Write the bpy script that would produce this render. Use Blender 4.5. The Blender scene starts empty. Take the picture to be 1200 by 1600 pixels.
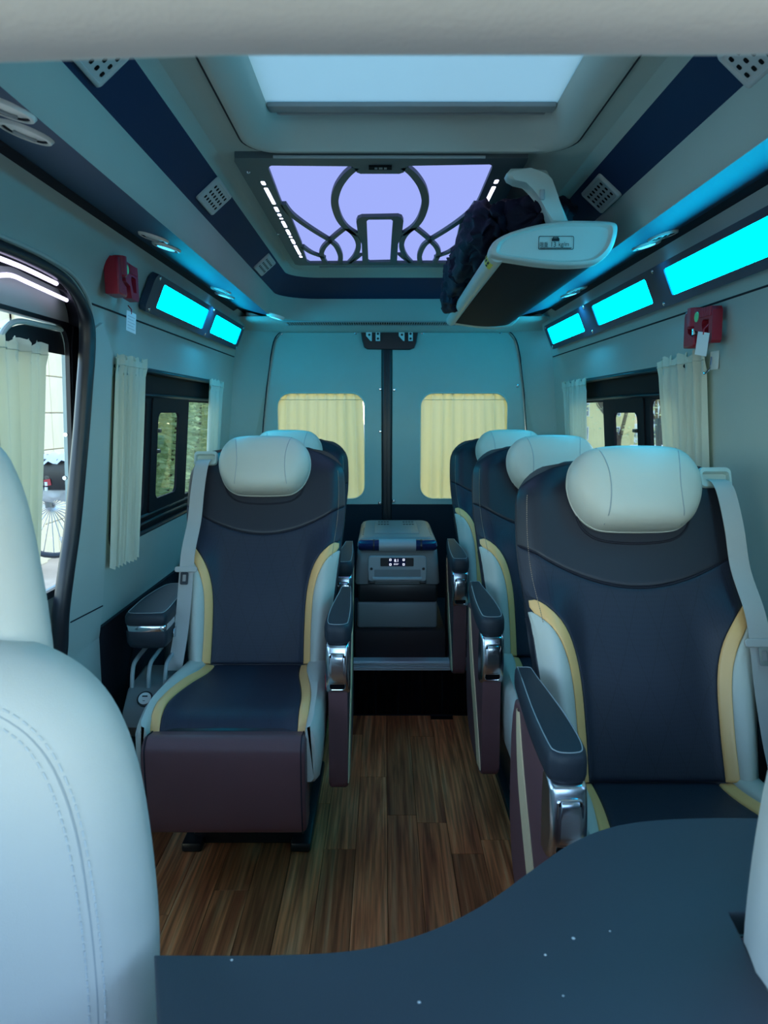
import bpy, bmesh, math, random
from mathutils import Vector, Matrix, geometry
from mathutils.bvhtree import BVHTree
random.seed(7)
SC = bpy.context.scene
COL = SC.collection
R = math.radians

# ------------------------------------------------------------------ camera
CAM_H = 1.28
PITCH = math.atan(155 / 1144.0)
FPX = 1144.0
cam_d = bpy.data.cameras.new('camera')
cam_d.sensor_fit = 'VERTICAL'
cam_d.sensor_height = 36.0
cam_d.lens = 36.0 * FPX / 1600.0
cam_d.clip_start = 0.02
cam_d.clip_end = 400
cam_d.dof.use_dof = True
cam_d.dof.focus_distance = 2.3
cam_d.dof.aperture_fstop = 7.5
cam = bpy.data.objects.new('camera', cam_d)
COL.objects.link(cam)
cam.location = (0, 0, CAM_H)
cam.rotation_euler = (R(90) - PITCH, 0, 0)
SC.camera = cam

# ------------------------------------------------------------------ world, sun, exposure
W = bpy.data.worlds.new('World')
SC.world = W
W.use_nodes = True
wn = W.node_tree.nodes
wl = W.node_tree.links
wn.clear()
w_out = wn.new('ShaderNodeOutputWorld')
w_bg = wn.new('ShaderNodeBackground')
w_sky = wn.new('ShaderNodeTexSky')
w_sky.sky_type = 'NISHITA'
w_sky.sun_disc = False
w_sky.sun_elevation = R(42)
w_sky.sun_rotation = R(0)
w_sky.air_density = 1.2
w_sky.dust_density = 0.6
w_mix = wn.new('ShaderNodeMix')
w_mix.data_type = 'RGBA'
w_mix.blend_type = 'MULTIPLY'
w_mix.inputs[0].default_value = 1.0
w_mix.inputs[7].default_value = (.83, .98, 1.08, 1)
wl.new(w_sky.outputs[0], w_mix.inputs[6])
wl.new(w_mix.outputs[2], w_bg.inputs[0])
w_bg.inputs[1].default_value = 0.80
wl.new(w_bg.outputs[0], w_out.inputs[0])

sun_d = bpy.data.lights.new('sun', 'SUN')
sun_d.energy = 1.8
sun_d.angle = R(1.5)
sun_d.color = (1.0, 0.90, 0.74)
sun = bpy.data.objects.new('sun', sun_d)
COL.objects.link(sun)
sun.rotation_euler = Vector((-0.12, -0.62, -0.62)).to_track_quat('-Z', 'Y').to_euler()

SC.view_settings.view_transform = 'Standard'
SC.view_settings.look = 'None'
SC.view_settings.exposure = 0.2
SC.view_settings.gamma = 1.0
SC.view_settings.use_curve_mapping = False

# ------------------------------------------------------------------ helpers
_cp, _sp = math.cos(PITCH), math.sin(PITCH)


def ray(px, py):
    u = (px - 600) / FPX
    v = (800 - py) / FPX
    return Vector((u, _cp + v * _sp, -_sp + v * _cp))


def UY(px, py, y):
    d = ray(px, py)
    return Vector((0, 0, CAM_H)) + d * (y / d.y)


def UZ(px, py, z):
    d = ray(px, py)
    return Vector((0, 0, CAM_H)) + d * ((z - CAM_H) / d.z)


def UX(px, py, x):
    d = ray(px, py)
    return Vector((0, 0, CAM_H)) + d * (x / d.x)


def sm(a):
    a = max(0.0, min(1.0, a))
    return a * a * (3 - 2 * a)


def interp(tab, t):
    if t <= tab[0][0]:
        return tab[0][1]
    for (t0, v0), (t1, v1) in zip(tab, tab[1:]):
        if t <= t1:
            return v0 + (v1 - v0) * (t - t0) / (t1 - t0)
    return tab[-1][1]


def smooth_tab(tab, t):
    """Catmull-Rom through a table."""
    if t <= tab[0][0]:
        return tab[0][1]
    if t >= tab[-1][0]:
        return tab[-1][1]
    for i in range(len(tab) - 1):
        if t <= tab[i + 1][0]:
            break
    t0, p1 = tab[i]
    t1, p2 = tab[i + 1]
    h = t1 - t0
    m1 = (p2 - tab[i - 1][1]) / (t1 - tab[i - 1][0]) if i > 0 else (p2 - p1) / h
    m2 = (tab[i + 2][1] - p1) / (tab[i + 2][0] - t0) if i + 2 < len(tab) else (p2 - p1) / h
    s = (t - t0) / h
    return ((2 * s ** 3 - 3 * s * s + 1) * p1 + (s ** 3 - 2 * s * s + s) * h * m1 +
            (-2 * s ** 3 + 3 * s * s) * p2 + (s ** 3 - s * s) * h * m2)


def spline(pts, n=8, closed=False):
    """Catmull-Rom resampling of a 2D/3D point list."""
    P = [Vector(p) for p in pts]
    out = []
    m = len(P)
    rng = range(m) if closed else range(m - 1)
    for i in rng:
        p0 = P[i - 1] if (closed or i > 0) else P[i]
        p1, p2 = P[i], P[(i + 1) % m]
        p3 = P[(i + 2) % m] if (closed or i + 2 < m) else p2
        for k in range(n):
            s = k / n
            out.append(0.5 * ((2 * p1) + (p2 - p0) * s + (2 * p0 - 5 * p1 + 4 * p2 - p3) * s * s +
                              (3 * p1 - p0 - 3 * p2 + p3) * s ** 3))
    if not closed:
        out.append(P[-1])
    return out


def rrect(x0, x1, y0, y1, r, n=6):
    out = []
    for cx, cy, a0 in ((x1 - r, y1 - r, 0), (x0 + r, y1 - r, 90), (x0 + r, y0 + r, 180), (x1 - r, y0 + r, 270)):
        for k in range(n + 1):
            a = R(a0 + 90 * k / n)
            out.append((cx + r * math.cos(a), cy + r * math.sin(a)))
    return out


def new_bm():
    return bmesh.new()


def box(bm, x0, x1, y0, y1, z0, z1, bev=0.0, seg=2):
    r = bmesh.ops.create_cube(bm, size=1.0)
    vs = r['verts']
    for v in vs:
        v.co = Vector((x0 + (v.co.x + .5) * (x1 - x0), y0 + (v.co.y + .5) * (y1 - y0), z0 + (v.co.z + .5) * (z1 - z0)))
    if bev > 0:
        es = list({e for v in vs for e in v.link_edges})
        bmesh.ops.bevel(bm, geom=es, offset=bev, segments=seg, affect='EDGES', profile=0.5)
    return vs


def prism(bm, pts, off, bev=0.0, seg=2, both=True):
    """Planar polygon pts extruded by vector off."""
    off = Vector(off)
    P = [Vector(p) for p in pts]
    a = [bm.verts.new(p) for p in P]
    b = [bm.verts.new(p + off) for p in P]
    n = len(P)
    f0 = bm.faces.new(a)
    f1 = bm.faces.new(list(reversed(b)))
    fs = [f0, f1]
    for i in range(n):
        fs.append(bm.faces.new((a[i], b[i], b[(i + 1) % n], a[(i + 1) % n])))
    if bev > 0:
        es = list(f0.edges) + (list(f1.edges) if both else [])
        bmesh.ops.bevel(bm, geom=es, offset=bev, segments=seg, affect='EDGES', profile=0.5)
    return fs


def tube(bm, pts, r, n=8, closed=False, caps=True):
    P = [Vector(p) for p in pts]
    rings = []
    m = len(P)
    up = Vector((0, 0, 1))
    prev = None
    for i in range(m):
        if closed:
            t = P[(i + 1) % m] - P[i - 1]
        else:
            t = P[min(i + 1, m - 1)] - P[max(i - 1, 0)]
        if t.length < 1e-9:
            t = Vector((0, 0, 1))
        t.normalize()
        if prev is None:
            a = up if abs(t.z) < .9 else Vector((1, 0, 0))
            nn = t.cross(a).normalized()
        else:
            nn = prev - t * prev.dot(t)
            nn = nn.normalized() if nn.length > 1e-6 else t.cross(up).normalized()
        prev = nn
        bb = t.cross(nn)
        rr = r[i] if isinstance(r, (list, tuple)) else r
        rings.append([bm.verts.new(P[i] + nn * (rr * math.cos(2 * math.pi * k / n)) + bb * (rr * math.sin(2 * math.pi * k / n))) for k in range(n)])
    for i in range(m if closed else m - 1):
        A, B = rings[i], rings[(i + 1) % m]
        for k in range(n):
            bm.faces.new((A[k], A[(k + 1) % n], B[(k + 1) % n], B[k]))
    if caps and not closed:
        bm.faces.new(list(reversed(rings[0])))
        bm.faces.new(rings[-1])
    return rings


def loft(bm, rings, close_ring=True, cap0=False, cap1=False):
    V = [[bm.verts.new(Vector(p)) for p in ring] for ring in rings]
    n = len(V[0])
    for A, B in zip(V, V[1:]):
        for k in range(n if close_ring else n - 1):
            bm.faces.new((A[k], A[(k + 1) % n], B[(k + 1) % n], B[k]))
    if cap0:
        bm.faces.new(list(reversed(V[0])))
    if cap1:
        bm.faces.new(V[-1])
    return V


def patch(bm, f, As, Bs):
    V = [[bm.verts.new(Vector(f(a, b))) for a in As] for b in Bs]
    for j in range(len(Bs) - 1):
        for i in range(len(As) - 1):
            bm.faces.new((V[j][i], V[j][i + 1], V[j + 1][i + 1], V[j + 1][i]))
    return V


def lathe(bm, prof, c, axis='Z', n=20, cap=True):
    """prof list of (r,h) around axis through c."""
    c = Vector(c)
    rings = []
    for r, h in prof:
        ring = []
        for k in range(n):
            a = 2 * math.pi * k / n
            p = (r * math.cos(a), r * math.sin(a), h)
            if axis == 'Y':
                p = (p[0], p[2], p[1])
            elif axis == 'X':
                p = (p[2], p[0], p[1])
            elif axis != 'Z':
                p = axis @ Vector(p)
            ring.append(c + Vector(p))
        rings.append(ring)
    loft(bm, rings, True, cap, cap)


def flat(bm, outer, holes=(), breaks=(), breaks_u=()):
    """2D polygon with holes in the (x, y) plane of bm; later mapped."""
    loops = [[Vector((p[0], p[1], 0)) for p in lp] for lp in [outer] + list(holes)]
    tris = geometry.tessellate_polygon(loops)
    vs = [bm.verts.new(p) for lp in loops for p in lp]
    for t in tris:
        try:
            bm.faces.new([vs[i] for i in t])
        except ValueError:
            pass
    bmesh.ops.recalc_face_normals(bm, faces=bm.faces[:])
    if bm.faces and bm.faces[:][0].normal.z < 0:
        bmesh.ops.reverse_faces(bm, faces=bm.faces[:])
    for b in breaks:
        bmesh.ops.bisect_plane(bm, geom=bm.verts[:] + bm.edges[:] + bm.faces[:], plane_co=(0, b, 0), plane_no=(0, 1, 0))
    for b in breaks_u:
        bmesh.ops.bisect_plane(bm, geom=bm.verts[:] + bm.edges[:] + bm.faces[:], plane_co=(b, 0, 0), plane_no=(1, 0, 0))


def thicken(bm, d):
    """Extrude the (flat) sheet by d along +z (before mapping)."""
    fs = bm.faces[:]
    r = bmesh.ops.extrude_face_region(bm, geom=fs)
    vs = [g for g in r['geom'] if isinstance(g, bmesh.types.BMVert)]
    for v in vs:
        v.co.z += d
    bmesh.ops.recalc_face_normals(bm, faces=bm.faces[:])


def remap(bm, f):
    for v in bm.verts:
        v.co = Vector(f(v.co.x, v.co.y, v.co.z))
    bmesh.ops.recalc_face_normals(bm, faces=bm.faces[:])


def obj(name, bm, m, parent=None, smooth=True, loc=None, recalc=True, angle=40):
    me = bpy.data.meshes.new(name)
    if recalc:
        bmesh.ops.recalc_face_normals(bm, faces=bm.faces[:])
    if smooth:
        for f in bm.faces:
            f.smooth = len(f.verts) <= 6
        ca = math.radians(angle)
        for e in bm.edges:
            if len(e.link_faces) == 2 and e.calc_face_angle(0) > ca:
                e.smooth = False
    bm.to_mesh(me)
    bm.free()
    me.materials.append(MAT[m] if isinstance(m, str) else m)
    o = bpy.data.objects.new(name, me)
    COL.objects.link(o)
    if parent is not None:
        o.parent = parent
    if loc is not None:
        o.location = loc
    return o


def empty(name, loc=(0, 0, 0), rz=0.0):
    o = bpy.data.objects.new(name, None)
    o.empty_display_size = 0.1
    o.location = loc
    o.rotation_euler = (0, 0, rz)
    COL.objects.link(o)
    return o


def tag(o, label, cat, group=None):
    o['label'] = label
    o['category'] = cat
    if group:
        o['group'] = group
    return o


def struct(o, label=None):
    o['kind'] = 'structure'
    if label:
        o['label'] = label
    return o


def dup(o, parent=None):
    c = o.copy()
    COL.objects.link(c)
    c.parent = parent
    for ch in list(o.children):
        dup(ch, c)
    return c


# ------------------------------------------------------------------ materials
MAT = {}


def mat(name, col, rough=.5, metal=0.0, spec=.5, bump=0.0, bscale=300.0, var=0.0, vscale=4.0, coat=0.0):
    m = bpy.data.materials.new(name)
    m.use_nodes = True
    nt = m.node_tree
    b = nt.nodes['Principled BSDF']
    b.inputs['Base Color'].default_value = (*col, 1)
    b.inputs['Roughness'].default_value = rough
    b.inputs['Metallic'].default_value = metal
    b.inputs['Specular IOR Level'].default_value = spec
    if coat:
        b.inputs['Coat Weight'].default_value = coat
        b.inputs['Coat Roughness'].default_value = .15
    tc = nt.nodes.new('ShaderNodeTexCoord')
    n2 = nt.nodes.new('ShaderNodeTexNoise')
    n2.inputs['Scale'].default_value = vscale
    n2.inputs['Detail'].default_value = 3
    nt.links.new(tc.outputs['Object'], n2.inputs['Vector'])
    mx = nt.nodes.new('ShaderNodeMix')
    mx.data_type = 'RGBA'
    mx.blend_type = 'MULTIPLY'
    mx.inputs[0].default_value = 1.0
    mx.inputs[6].default_value = (*col, 1)
    rp = nt.nodes.new('ShaderNodeMapRange')
    rp.inputs[1].default_value = .3
    rp.inputs[2].default_value = .7
    rp.inputs[3].default_value = 1 - (var or .03)
    rp.inputs[4].default_value = 1.0
    nt.links.new(n2.outputs[0], rp.inputs[0])
    nt.links.new(rp.outputs[0], mx.inputs[7])
    nt.links.new(mx.outputs[2], b.inputs['Base Color'])
    if bump > 0:
        n = nt.nodes.new('ShaderNodeTexNoise')
        n.inputs['Scale'].default_value = bscale
        n.inputs['Detail'].default_value = 2
        nt.links.new(tc.outputs['Object'], n.inputs['Vector'])
        bp = nt.nodes.new('ShaderNodeBump')
        bp.inputs['Strength'].default_value = bump
        bp.inputs['Distance'].default_value = .002
        nt.links.new(n.outputs[0], bp.inputs['Height'])
        nt.links.new(bp.outputs[0], b.inputs['Normal'])
    MAT[name] = m
    return m


def emit(name, col, strength, vary=0.0):
    m = bpy.data.materials.new(name)
    m.use_nodes = True
    nt = m.node_tree
    nt.nodes.clear()
    out = nt.nodes.new('ShaderNodeOutputMaterial')
    e = nt.nodes.new('ShaderNodeEmission')
    e.inputs[0].default_value = (*col, 1)
    e.inputs[1].default_value = strength
    nt.links.new(e.outputs[0], out.inputs[0])
    MAT[name] = m
    return m


def glass(name, tint, refl=.06):
    m = bpy.data.materials.new(name)
    m.use_nodes = True
    nt = m.node_tree
    nt.nodes.clear()
    out = nt.nodes.new('ShaderNodeOutputMaterial')
    t = nt.nodes.new('ShaderNodeBsdfTransparent')
    t.inputs[0].default_value = (*tint, 1)
    g = nt.nodes.new('ShaderNodeBsdfGlossy')
    g.inputs['Roughness'].default_value = .02
    fr = nt.nodes.new('ShaderNodeFresnel')
    fr.inputs[0].default_value = 1.5
    mx = nt.nodes.new('ShaderNodeMixShader')
    fm_ = nt.nodes.new('ShaderNodeMath')
    fm_.operation = 'MULTIPLY'
    fm_.inputs[1].default_value = .18
    nt.links.new(fr.outputs[0], fm_.inputs[0])
    nt.links.new(fm_.outputs[0], mx.inputs[0])
    nt.links.new(t.outputs[0], mx.inputs[1])
    nt.links.new(g.outputs[0], mx.inputs[2])
    nt.links.new(mx.outputs[0], out.inputs[0])
    MAT[name] = m
    return m


def cloth(name, col, trans, mix=.5):
    m = bpy.data.materials.new(name)
    m.use_nodes = True
    nt = m.node_tree
    nt.nodes.clear()
    out = nt.nodes.new('ShaderNodeOutputMaterial')
    d = nt.nodes.new('ShaderNodeBsdfDiffuse')
    t = nt.nodes.new('ShaderNodeBsdfTranslucent')
    tc = nt.nodes.new('ShaderNodeTexCoord')
    n = nt.nodes.new('ShaderNodeTexNoise')
    n.inputs['Scale'].default_value = 500
    bp = nt.nodes.new('ShaderNodeBump')
    bp.inputs['Strength'].default_value = .15
    bp.inputs['Distance'].default_value = .002
    nt.links.new(tc.outputs['Object'], n.inputs['Vector'])
    nt.links.new(n.outputs[0], bp.inputs['Height'])
    nt.links.new(bp.outputs[0], d.inputs['Normal'])
    d.inputs[0].default_value = (*col, 1)
    t.inputs[0].default_value = (*trans, 1)
    mx = nt.nodes.new('ShaderNodeMixShader')
    mx.inputs[0].default_value = mix
    nt.links.new(d.outputs[0], mx.inputs[1])
    nt.links.new(t.outputs[0], mx.inputs[2])
    nt.links.new(mx.outputs[0], out.inputs[0])
    MAT[name] = m
    return m


mat('beige_liner_cyan_lit', (.44, .515, .475), .75, spec=.25, bump=.25, bscale=420, var=.05)  # beige lining with the cyan cabin light mixed into its base colour
mat('beige_trim_cyan_lit', (.47, .52, .48), .6, spec=.3, bump=.15, bscale=500)  # beige trim, the same cyan light put into the colour
mat('header_fabric', (.82, .74, .66), .85, spec=.2, bump=.3, bscale=250)
mat('navy_liner', (.006, .028, .090), .7, spec=.3, bump=.2, bscale=420)
mat('blue_strip', (.020, .055, .12), .55, spec=.4, bump=.12, bscale=420)
mat('dark_liner', (.016, .017, .026), .8, spec=.2, bump=.3, bscale=350)
mat('black_rubber', (.012, .014, .02), .38, spec=.5)
mat('black_plastic', (.012, .013, .017), .35, spec=.5, bump=.05, bscale=500)
mat('matte_black', (.010, .011, .016), .7, spec=.15)
mat('tray_navy', (.005, .006, .016), .75, spec=.15)
mat('black_gap', (.004, .004, .005), .8, spec=.1)
mat('grey_plastic', (.19, .21, .22), .42, spec=.5, bump=.08, bscale=600)
mat('mid_grey', (.34, .37, .38), .4, spec=.5, bump=.05, bscale=600)
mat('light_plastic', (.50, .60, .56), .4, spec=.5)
mat('white_plastic', (.8, .8, .78), .35, spec=.5)
mat('ceiling_frame', (.085, .11, .12), .5, spec=.4)
mat('roof_shade', (.80, .80, .74), .6, spec=.3)
mat('chrome', (.78, .80, .84), .14, metal=1.0)
mat('satin_metal', (.62, .65, .70), .24, metal=1.0)
mat('aluminium', (.66, .70, .74), .45, metal=.35)
mat('leather_dark', (.017, .018, .028), .42, spec=.45, bump=.18, bscale=700, var=.06)
mat('leather_brown', (.155, .068, .074), .45, spec=.4, bump=.22, bscale=600, var=.08)
mat('leather_cream_cyan_lit', (.58, .58, .51), .42, spec=.4, bump=.15, bscale=650, var=.04)  # cream leather cooled: part of the cyan light is in its colour
mat('leather_front', (.64, .62, .57), .45, spec=.4, bump=.25, bscale=900, var=.03)
mat('leather_gold', (.95, .52, .20), .36, spec=.5, bump=.08, bscale=500)
mat('leather_stripe', (.85, .62, .36), .45, spec=.4, bump=.1, bscale=500)
mat('pad_dark', (.020, .027, .038), .5, spec=.4, bump=.22, bscale=600)
mat('dark_plinth', (.030, .018, .020), .6, spec=.3)
mat('table_top', (.050, .062, .078), .55, spec=.35, bump=.15, bscale=500, var=.08)
mat('belt', (.48, .46, .44), .6, spec=.3, bump=.25, bscale=600)
mat('seam_dark', (.02, .02, .03), .7, spec=.2)
mat('seam_cream', (.40, .42, .42), .7, spec=.2)
mat('stitch', (.62, .64, .64), .7, spec=.2)
mat('stitch_tan', (.38, .27, .2), .7, spec=.2)
mat('red_plastic', (.42, .012, .03), .38, spec=.5)
mat('green_label', (.25, .65, .25), .5)
mat('paper', (.82, .84, .84), .8, spec=.1)
mat('ink', (.02, .025, .03), .7, spec=.2)
mat('yellow_label', (.75, .72, .05), .5)
mat('jacket', (.007, .008, .024), .7, spec=.2, bump=.4, bscale=160, var=.3)
mat('white_cord', (.8, .82, .85), .5)
mat('navy_gloss', (.012, .02, .08), .22, spec=.5)
mat('vent_light', (.56, .57, .56), .45, spec=.4)
mat('air_ring', (.86, .84, .78), .35, spec=.5)
mat('bark', (.12, .085, .065), .9, spec=.1, var=.4, vscale=8)
mat('wall_tile', (.82, .68, .46), .8, spec=.1, var=.15, vscale=2)
mat('wall_yellow', (.78, .62, .30), .85, spec=.1, var=.1, vscale=.5)
mat('wall_white', (.80, .80, .80), .85, spec=.1, var=.1, vscale=.5)
mat('far_window', (.10, .14, .18), .15, spec=.6)
mat('paving', (.48, .42, .34), .9, spec=.1, var=.3, vscale=2)
mat('bike_frame', (.16, .17, .18), .35, metal=.6)
mat('cloth_check', (.6, .65, .7), .8, spec=.1)
glass('glass_tint', (.50, .55, .52))
glass('glass_clear', (.92, .95, .95))
cloth('curtain', (.55, .66, .60), (.85, .62, .16), .20)
cloth('curtain_side', (.70, .75, .66), (.85, .70, .36), .2)
emit('cyan_light', (.0, .60, 1.0), 15.5)
emit('reading_lamp', (.05, .5, 1.0), 3.0)
cloth('foliage', (.26, .34, .20), (.60, .72, .38), .5)
cloth('foliage_b', (.34, .40, .24), (.75, .78, .42), .5)
cloth('shade_cloth', (.55, .76, .74), (.72, .90, .88), .34)
emit('sky_panel', (.37, .45, 1.0), .85)
emit('led_white', (.70, .72, 1.0), 5.0)
emit('led_door', (.72, .66, 1.0), 2.6)
emit('display', (.75, .8, 1.0), 1.6)


def wood_mat():
    m = bpy.data.materials.new('wood_plank')
    m.use_nodes = True
    nt = m.node_tree
    b = nt.nodes['Principled BSDF']
    N, L = nt.nodes.new, nt.links.new
    tc = N('ShaderNodeTexCoord')
    oi = N('ShaderNodeObjectInfo')
    mp = N('ShaderNodeMapping')
    mp.inputs['Scale'].default_value = (20, 1.1, 20)
    ad = N('ShaderNodeVectorMath')
    ad.operation = 'ADD'
    ml = N('ShaderNodeVectorMath')
    ml.operation = 'SCALE'
    ml.inputs[3].default_value = 37.0
    cx = N('ShaderNodeCombineXYZ')
    for i in range(3):
        L(oi.outputs['Random'], cx.inputs[i])
    L(cx.outputs[0], ml.inputs[0])
    L(tc.outputs['Object'], ad.inputs[0])
    L(ml.outputs[0], ad.inputs[1])
    L(ad.outputs[0], mp.inputs[0])
    n1 = N('ShaderNodeTexNoise')
    n1.inputs['Scale'].default_value = 1.0
    n1.inputs['Detail'].default_value = 6
    n1.inputs['Distortion'].default_value = 1.6
    L(mp.outputs[0], n1.inputs['Vector'])
    mp2 = N('ShaderNodeMapping')
    mp2.inputs['Scale'].default_value = (120, 3.5, 120)
    L(ad.outputs[0], mp2.inputs[0])
    n2 = N('ShaderNodeTexNoise')
    n2.inputs['Scale'].default_value = 1.0
    n2.inputs['Detail'].default_value = 4
    L(mp2.outputs[0], n2.inputs['Vector'])
    cr = N('ShaderNodeValToRGB')
    cr.color_ramp.elements[0].position = .30
    cr.color_ramp.elements[0].color = (.50, .115, .045, 1)
    cr.color_ramp.elements[1].position = .72
    cr.color_ramp.elements[1].color = (1.0, .44, .20, 1)
    e = cr.color_ramp.elements.new(.52)
    e.color = (.95, .29, .105, 1)
    L(n1.outputs[0], cr.inputs[0])
    cr2 = N('ShaderNodeMapRange')
    cr2.inputs[1].default_value = .35
    cr2.inputs[2].default_value = .65
    cr2.inputs[3].default_value = .55
    cr2.inputs[4].default_value = 1.15
    L(n2.outputs[0], cr2.inputs[0])
    mx = N('ShaderNodeMix')
    mx.data_type = 'RGBA'
    mx.blend_type = 'MULTIPLY'
    mx.inputs[0].default_value = 1
    L(cr.outputs[0], mx.inputs[6])
    L(cr2.outputs[0], mx.inputs[7])
    mr = N('ShaderNodeMapRange')
    mr.inputs[3].default_value = .55
    mr.inputs[4].default_value = 1.15
    L(oi.outputs['Random'], mr.inputs[0])
    mx2 = N('ShaderNodeMix')
    mx2.data_type = 'RGBA'
    mx2.blend_type = 'MULTIPLY'
    mx2.inputs[0].default_value = 1
    L(mx.outputs[2], mx2.inputs[6])
    L(mr.outputs[0], mx2.inputs[7])
    L(mx2.outputs[2], b.inputs['Base Color'])
    b.inputs['Roughness'].default_value = .45
    b.inputs['Specular IOR Level'].default_value = .25
    bp = N('ShaderNodeBump')
    bp.inputs['Strength'].default_value = .12
    bp.inputs['Distance'].default_value = .002
    L(n2.outputs[0], bp.inputs['Height'])
    L(bp.outputs[0], b.inputs['Normal'])
    MAT['wood'] = m


wood_mat()


def quilt_mat():
    """Perforated dark seat fabric with fine stitched diamonds (object x, z)."""
    m = bpy.data.materials.new('seat_fabric')
    m.use_nodes = True
    nt = m.node_tree
    b = nt.nodes['Principled BSDF']
    N, L = nt.nodes.new, nt.links.new
    tc = N('ShaderNodeTexCoord')
    sp = N('ShaderNodeSeparateXYZ')
    L(tc.outputs['Object'], sp.inputs[0])

    def M(op, a, c=None):
        n = N('ShaderNodeMath')
        n.operation = op
        for i, v in enumerate((a, c)):
            if v is None:
                continue
            if isinstance(v, (int, float)):
                n.inputs[i].default_value = v
            else:
                L(v, n.inputs[i])
        return n.outputs[0]
    yz = M('SUBTRACT', sp.outputs[2], sp.outputs[1])
    hs = []
    for s in (1.6, -1.6):
        d = M('ADD', M('MULTIPLY', sp.outputs[0], s), yz)
        f = M('ABSOLUTE', M('SUBTRACT', M('FRACT', M('MULTIPLY', d, 9.0)), .5))
        hs.append(M('LESS_THAN', f, .022))
    lines = M('MAXIMUM', hs[0], hs[1])
    fx = M('ABSOLUTE', M('SUBTRACT', M('FRACT', M('MULTIPLY', sp.outputs[0], 190.0)), .5))
    fz = M('ABSOLUTE', M('SUBTRACT', M('FRACT', M('MULTIPLY', yz, 170.0)), .5))
    dots = M('LESS_THAN', M('ADD', fx, fz), .42)
    h = M('ADD', M('MULTIPLY', lines, -1.0), M('MULTIPLY', dots, -.45))
    bp = N('ShaderNodeBump')
    bp.inputs['Strength'].default_value = .45
    bp.inputs['Distance'].default_value = .002
    L(h, bp.inputs['Height'])
    L(bp.outputs[0], b.inputs['Normal'])
    dk = M('MINIMUM', M('ADD', M('MULTIPLY', lines, .22), M('MULTIPLY', dots, .14)), 1.0)
    mc = N('ShaderNodeMix')
    mc.data_type = 'RGBA'
    mc.inputs[6].default_value = (.021, .025, .044, 1)
    mc.inputs[7].default_value = (.006, .007, .013, 1)
    L(dk, mc.inputs[0])
    L(mc.outputs[2], b.inputs['Base Color'])
    b.inputs['Roughness'].default_value = .5
    b.inputs['Specular IOR Level'].default_value = .4
    MAT['seat_fabric'] = m


quilt_mat()
# ------------------------------------------------------------------ the van body (structure)
CX = 0.05            # centre line of the van
YB = 4.05            # rear doors
PROF = [(0.0, .93), (.60, .93), (.66, .92), (.84, .90), (1.43, .852), (1.56, .843), (1.605, .832), (1.66, .812), (1.72, .784), (1.76, .772), (1.778, .757)]
ZB = [p[0] for p in PROF[1:-1]]


def hw(z):
    return interp(PROF, z)


def wall_map(side):
    """(y, z, depth outwards) -> world point on the side wall; side -1 left, +1 right."""
    def f(u, v, d):
        return (CX + side * (hw(v) + d), u, v)
    return f


def on_wall(side, y, z, inward=0.0):
    return Vector((CX + side * (hw(z) - inward), y, z))


# floor: dark sub-floor and every plank
bm = new_bm()
box(bm, -.95, 1.05, -1.2, 2.985, -.06, -.006)
floor = struct(obj('floor', bm, 'black_gap', smooth=False), 'wood plank floor of the van')
pw = .094
cols = {}
xi = -.93
k = 0
plank_mesh = {}
rnd = random.Random(3)
while xi < 1.03:
    y = -.2 + rnd.uniform(-.5, .0)
    while y < 2.98:
        ln = rnd.choice((.62, .78, .95))
        y1 = min(y + ln, 2.98)
        if y1 - y > .05:
            key = round(y1 - y, 3)
            if key not in plank_mesh:
                b2 = new_bm()
                box(b2, -pw / 2 + .0006, pw / 2 - .0006, -(y1 - y) / 2 + .0006, (y1 - y) / 2 - .0006, -.006, 0.0, .0006, 1)
                o = obj('plank', b2, 'wood', floor, smooth=False, loc=(xi + pw / 2, (y + y1) / 2, 0))
                plank_mesh[key] = o.data
            else:
                o = bpy.data.objects.new('plank', plank_mesh[key])
                COL.objects.link(o)
                o.parent = floor
                o.location = (xi + pw / 2, (y + y1) / 2, 0)
        y = y1
    xi += pw
    k += 1

# raised rear platform with plank riser and aluminium nosing
PZ = .24
bm = new_bm()
box(bm, -.88, .98, 2.99, YB + .05, -.05, PZ)
plat = struct(obj('floor_platform', bm, 'dark_liner', smooth=False), 'raised dark rear platform behind the step')
mesh_r = None
x = -.88
while x < .97:
    if mesh_r is None:
        b2 = new_bm()
        box(b2, -.0465, .0465, -.205, 0, 0, .006, .0006, 1)
        o = obj('plank', b2, 'wood', plat, smooth=False)
        mesh_r = o.data
    else:
        o = bpy.data.objects.new('plank', mesh_r)
        COL.objects.link(o)
        o.parent = plat
    o.location = (x + .047, 2.990, .0)
    o.rotation_euler = (R(-90), 0, R(0))
    x += .094
bm = new_bm()
box(bm, -.88, .98, 2.968, 3.02, PZ - .003, PZ + .004, .0015, 1)
for j in range(4):
    box(bm, -.88, .98, 2.966 - (.003 if j % 2 else 0), 2.985, PZ - .036 + j * .0095, PZ - .028 + j * .0095, .0015, 1)
struct(obj('trim_nosing', bm, 'aluminium'), 'ribbed aluminium step edge across the platform')

# ---- side walls
DOOR_Y = 1.99
WIN = (2.22, 3.58, .86, 1.425)        # y0, y1, z0, z1


def wall(side, name, outer, holes, label):
    bm = new_bm()
    flat(bm, outer, holes, breaks=ZB)
    thicken(bm, .02)
    remap(bm, wall_map(side))
    return struct(obj(name, bm, 'beige_liner_cyan_lit', angle=28), label)


ZW = .63     # top of the dark lower lining
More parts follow.
